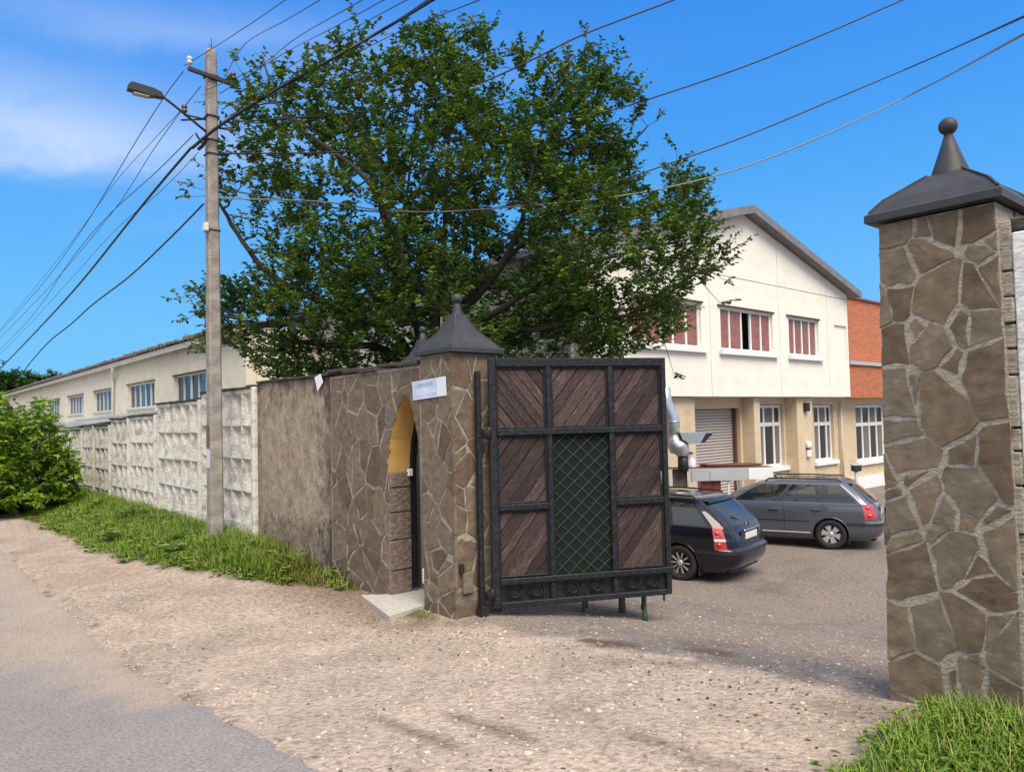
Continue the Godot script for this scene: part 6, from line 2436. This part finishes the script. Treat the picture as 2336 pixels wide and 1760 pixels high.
func make_grass():
	var r = RandomNumberGenerator.new()
	r.seed = 55
	var blades = []
	var weeds = []
	var cols = [Vector3(0.15, 0.24, 0.024), Vector3(0.11, 0.195, 0.02), Vector3(0.195, 0.27, 0.034), Vector3(0.25, 0.27, 0.06), Vector3(0.08, 0.155, 0.018)]
	var tries = 0
	while blades.size() < 62000 and tries < 400000:
		tries += 1
		var x = r.randf_range(-22.0, -1.9)
		var o = r.randf_range(-0.05, 2.6)
		if x < -12.0 and r.randf() < 0.35: continue
		var k = in_grass(x, o)
		if k < 0.0 or r.randf() > smoothstep(0.0, 0.25, k) * 0.9 + 0.08: continue
		var dry = x > -4.6 and o < 0.5
		var tall = (0.10 + 0.16 * smoothstep(1.6, 0.2, o)) * (0.75 + 0.7 * n2.get_noise_2d(x * 1.5, o * 1.5) + 0.35) * r.randf_range(0.5, 1.25) * smoothstep(-0.05, 0.4, k)
		tall = max(tall, 0.035)
		if x > -3.2: tall *= 0.6
		var yaw = r.randf() * TAU
		var tilt = r.randf_range(0.0, 0.5)
		var b = Basis(Vector3.UP, yaw) * Basis(Vector3.RIGHT, tilt)
		var ww = r.randf_range(0.7, 1.3) * 0.16
		var c = cols[r.randi() % cols.size()] if not (dry and r.randf() < 0.45) else Vector3(0.20, 0.15, 0.06)
		if n1.get_noise_2d(x * 2.0, o * 2.0) > 0.15: c = c * 1.25
		var v = r.randf_range(0.75, 1.25)
		blades.append([Transform3D(Basis(b.x * ww, b.y * tall, b.z * tall), W(x, gh(x, o) + gbump(x, o) - 0.01, o)), Color(c.x * v, c.y * v, c.z * v)])
	stuff("verge_grass", "strip of bright green grass along the foot of the concrete fence", "grass", multi(blade_mesh(), blades), M.grass)
	var vw = []
	tries = 0
	while vw.size() < 4500 and tries < 200000:
		tries += 1
		var x = r.randf_range(-18.0, -2.2)
		var o = r.randf_range(0.0, 2.3)
		var k = in_grass(x, o)
		if k < 0.04 or n2.get_noise_2d(x * 0.9 + 70.0, o * 0.9) < 0.02 or r.randf() < 0.3: continue
		var a = r.randf() * TAU
		var d = Vector3(cos(a), r.randf_range(0.1, 0.8), sin(a)).normalized()
		var xx = d.cross(Vector3.UP).normalized()
		var s = r.randf_range(0.04, 0.11)
		var cc = [Vector3(0.15, 0.26, 0.024), Vector3(0.11, 0.21, 0.022), Vector3(0.21, 0.31, 0.035), Vector3(0.27, 0.29, 0.06)][r.randi() % 4]
		var v = r.randf_range(0.75, 1.2)
		vw.append([Transform3D(Basis(xx * s, d * s, xx.cross(d) * s), W(x, gh(x, o) + r.randf_range(0.03, 0.22) * smoothstep(0.0, 0.5, k) * smoothstep(2.2, 0.4, o), o)), Color(cc.x * v, cc.y * v, cc.z * v)])
	stuff("verge_weeds", "leafy weeds growing through the grass along the fence", "weeds", multi(leaf_mesh(0.7, 0.1, 0.3), vw), M.grass)
	# dry leaves and bits blown against the wall
	var lt = []
	for i in 900:
		var x = r.randf_range(-4.5, 5.5)
		var o = 0.05 + abs(r.randfn(0.0, 0.5)) if r.randf() < 0.6 else r.randf_range(-3.0, 3.0)
		if x > 0.1 and o < 0.3 and r.randf() < 0.5: continue
		if in_grass(x, o) > 0.0: continue
		var a = r.randf() * TAU
		var d = Vector3(cos(a), r.randf_range(0.0, 0.25), sin(a)).normalized()
		var xx = d.cross(Vector3.UP).normalized()
		var s = r.randf_range(0.012, 0.04)
		var v = r.randf_range(0.5, 1.3)
		lt.append([Transform3D(Basis(xx * s * r.randf_range(0.3, 1.0), d * s, xx.cross(d) * s), W(x, gh(x, o) + gbump(x, o) + 0.006, o)), Color(0.17 * v, 0.12 * v, 0.07 * v)])
	stuff("leaf_litter", "dry brown leaf litter scattered along the wall foot and gateway", "litter", multi(leaf_mesh(0.7, 0.1, 0.3), lt), M.grass)
	# near clump below the right pillar
	var nb = []
	tries = 0
	while nb.size() < 15000 and tries < 200000:
		tries += 1
		var x = r.randf_range(4.3, 6.9)
		var o = r.randf_range(-0.08, 2.5)
		var k = in_grass(x, o)
		if k < 0.0 or r.randf() > smoothstep(0.0, 0.2, k): continue
		var tall = r.randf_range(0.04, 0.14) * (0.6 + 0.7 * smoothstep(0.0, 0.3, k))
		var b = Basis(Vector3.UP, r.randf() * TAU) * Basis(Vector3.RIGHT, r.randf_range(0.0, 0.7))
		var c = cols[r.randi() % cols.size()]
		var v = r.randf_range(0.8, 1.25)
		nb.append([Transform3D(Basis(b.x * 0.10, b.y * tall, b.z * tall), W(x, gh(x, o) + gbump(x, o) - 0.01, o)), Color(c.x * v, c.y * v, c.z * v)])
		if nb.size() % 3 == 0:
			# low broad leaves between the blades
			var a = r.randf() * TAU
			var d = Vector3(cos(a), r.randf_range(0.1, 0.9), sin(a)).normalized()
			var xx = d.cross(Vector3.UP).normalized()
			var s = r.randf_range(0.02, 0.06)
			var cc = [Vector3(0.10, 0.21, 0.017), Vector3(0.07, 0.155, 0.014), Vector3(0.14, 0.26, 0.025), Vector3(0.20, 0.27, 0.03)][r.randi() % 4]
			weeds.append([Transform3D(Basis(xx * s, d * s, xx.cross(d) * s), W(x, gh(x, o) + gbump(x, o) + r.randf_range(0.005, 0.06), o)), Color(cc.x * v, cc.y * v, cc.z * v)])
	stuff("corner_grass", "fresh green grass growing at the foot of the right gate pillar", "grass", multi(blade_mesh(), nb), M.grass)
	stuff("corner_weeds", "low broad-leaved weeds mixed into the grass before the stone pillar", "weeds", multi(leaf_mesh(0.75, 0.1, 0.3), weeds), M.grass)
	# tufts at the doorstep
	var tf = []
	for i in 500:
		var x = -0.45 + r.randfn(0.0, 0.16)
		var o = 0.16 + r.randfn(0.0, 0.07)
		if o < 0.03 or x < -0.62: continue
		var tall = r.randf_range(0.02, 0.07)
		var b = Basis(Vector3.UP, r.randf() * TAU) * Basis(Vector3.RIGHT, r.randf_range(0.0, 0.8))
		var c = cols[r.randi() % cols.size()] if r.randf() < 0.6 else Vector3(0.13, 0.10, 0.04)
		tf.append([Transform3D(Basis(b.x * 0.09, b.y * tall, b.z * tall), W(x, gh(x, o) + gbump(x, o) - 0.005, o)), Color(c.x, c.y, c.z)])
	stuff("doorstep_grass", "sparse grass tuft at the foot of the left gate pillar", "grass", multi(blade_mesh(), tf), M.grass)
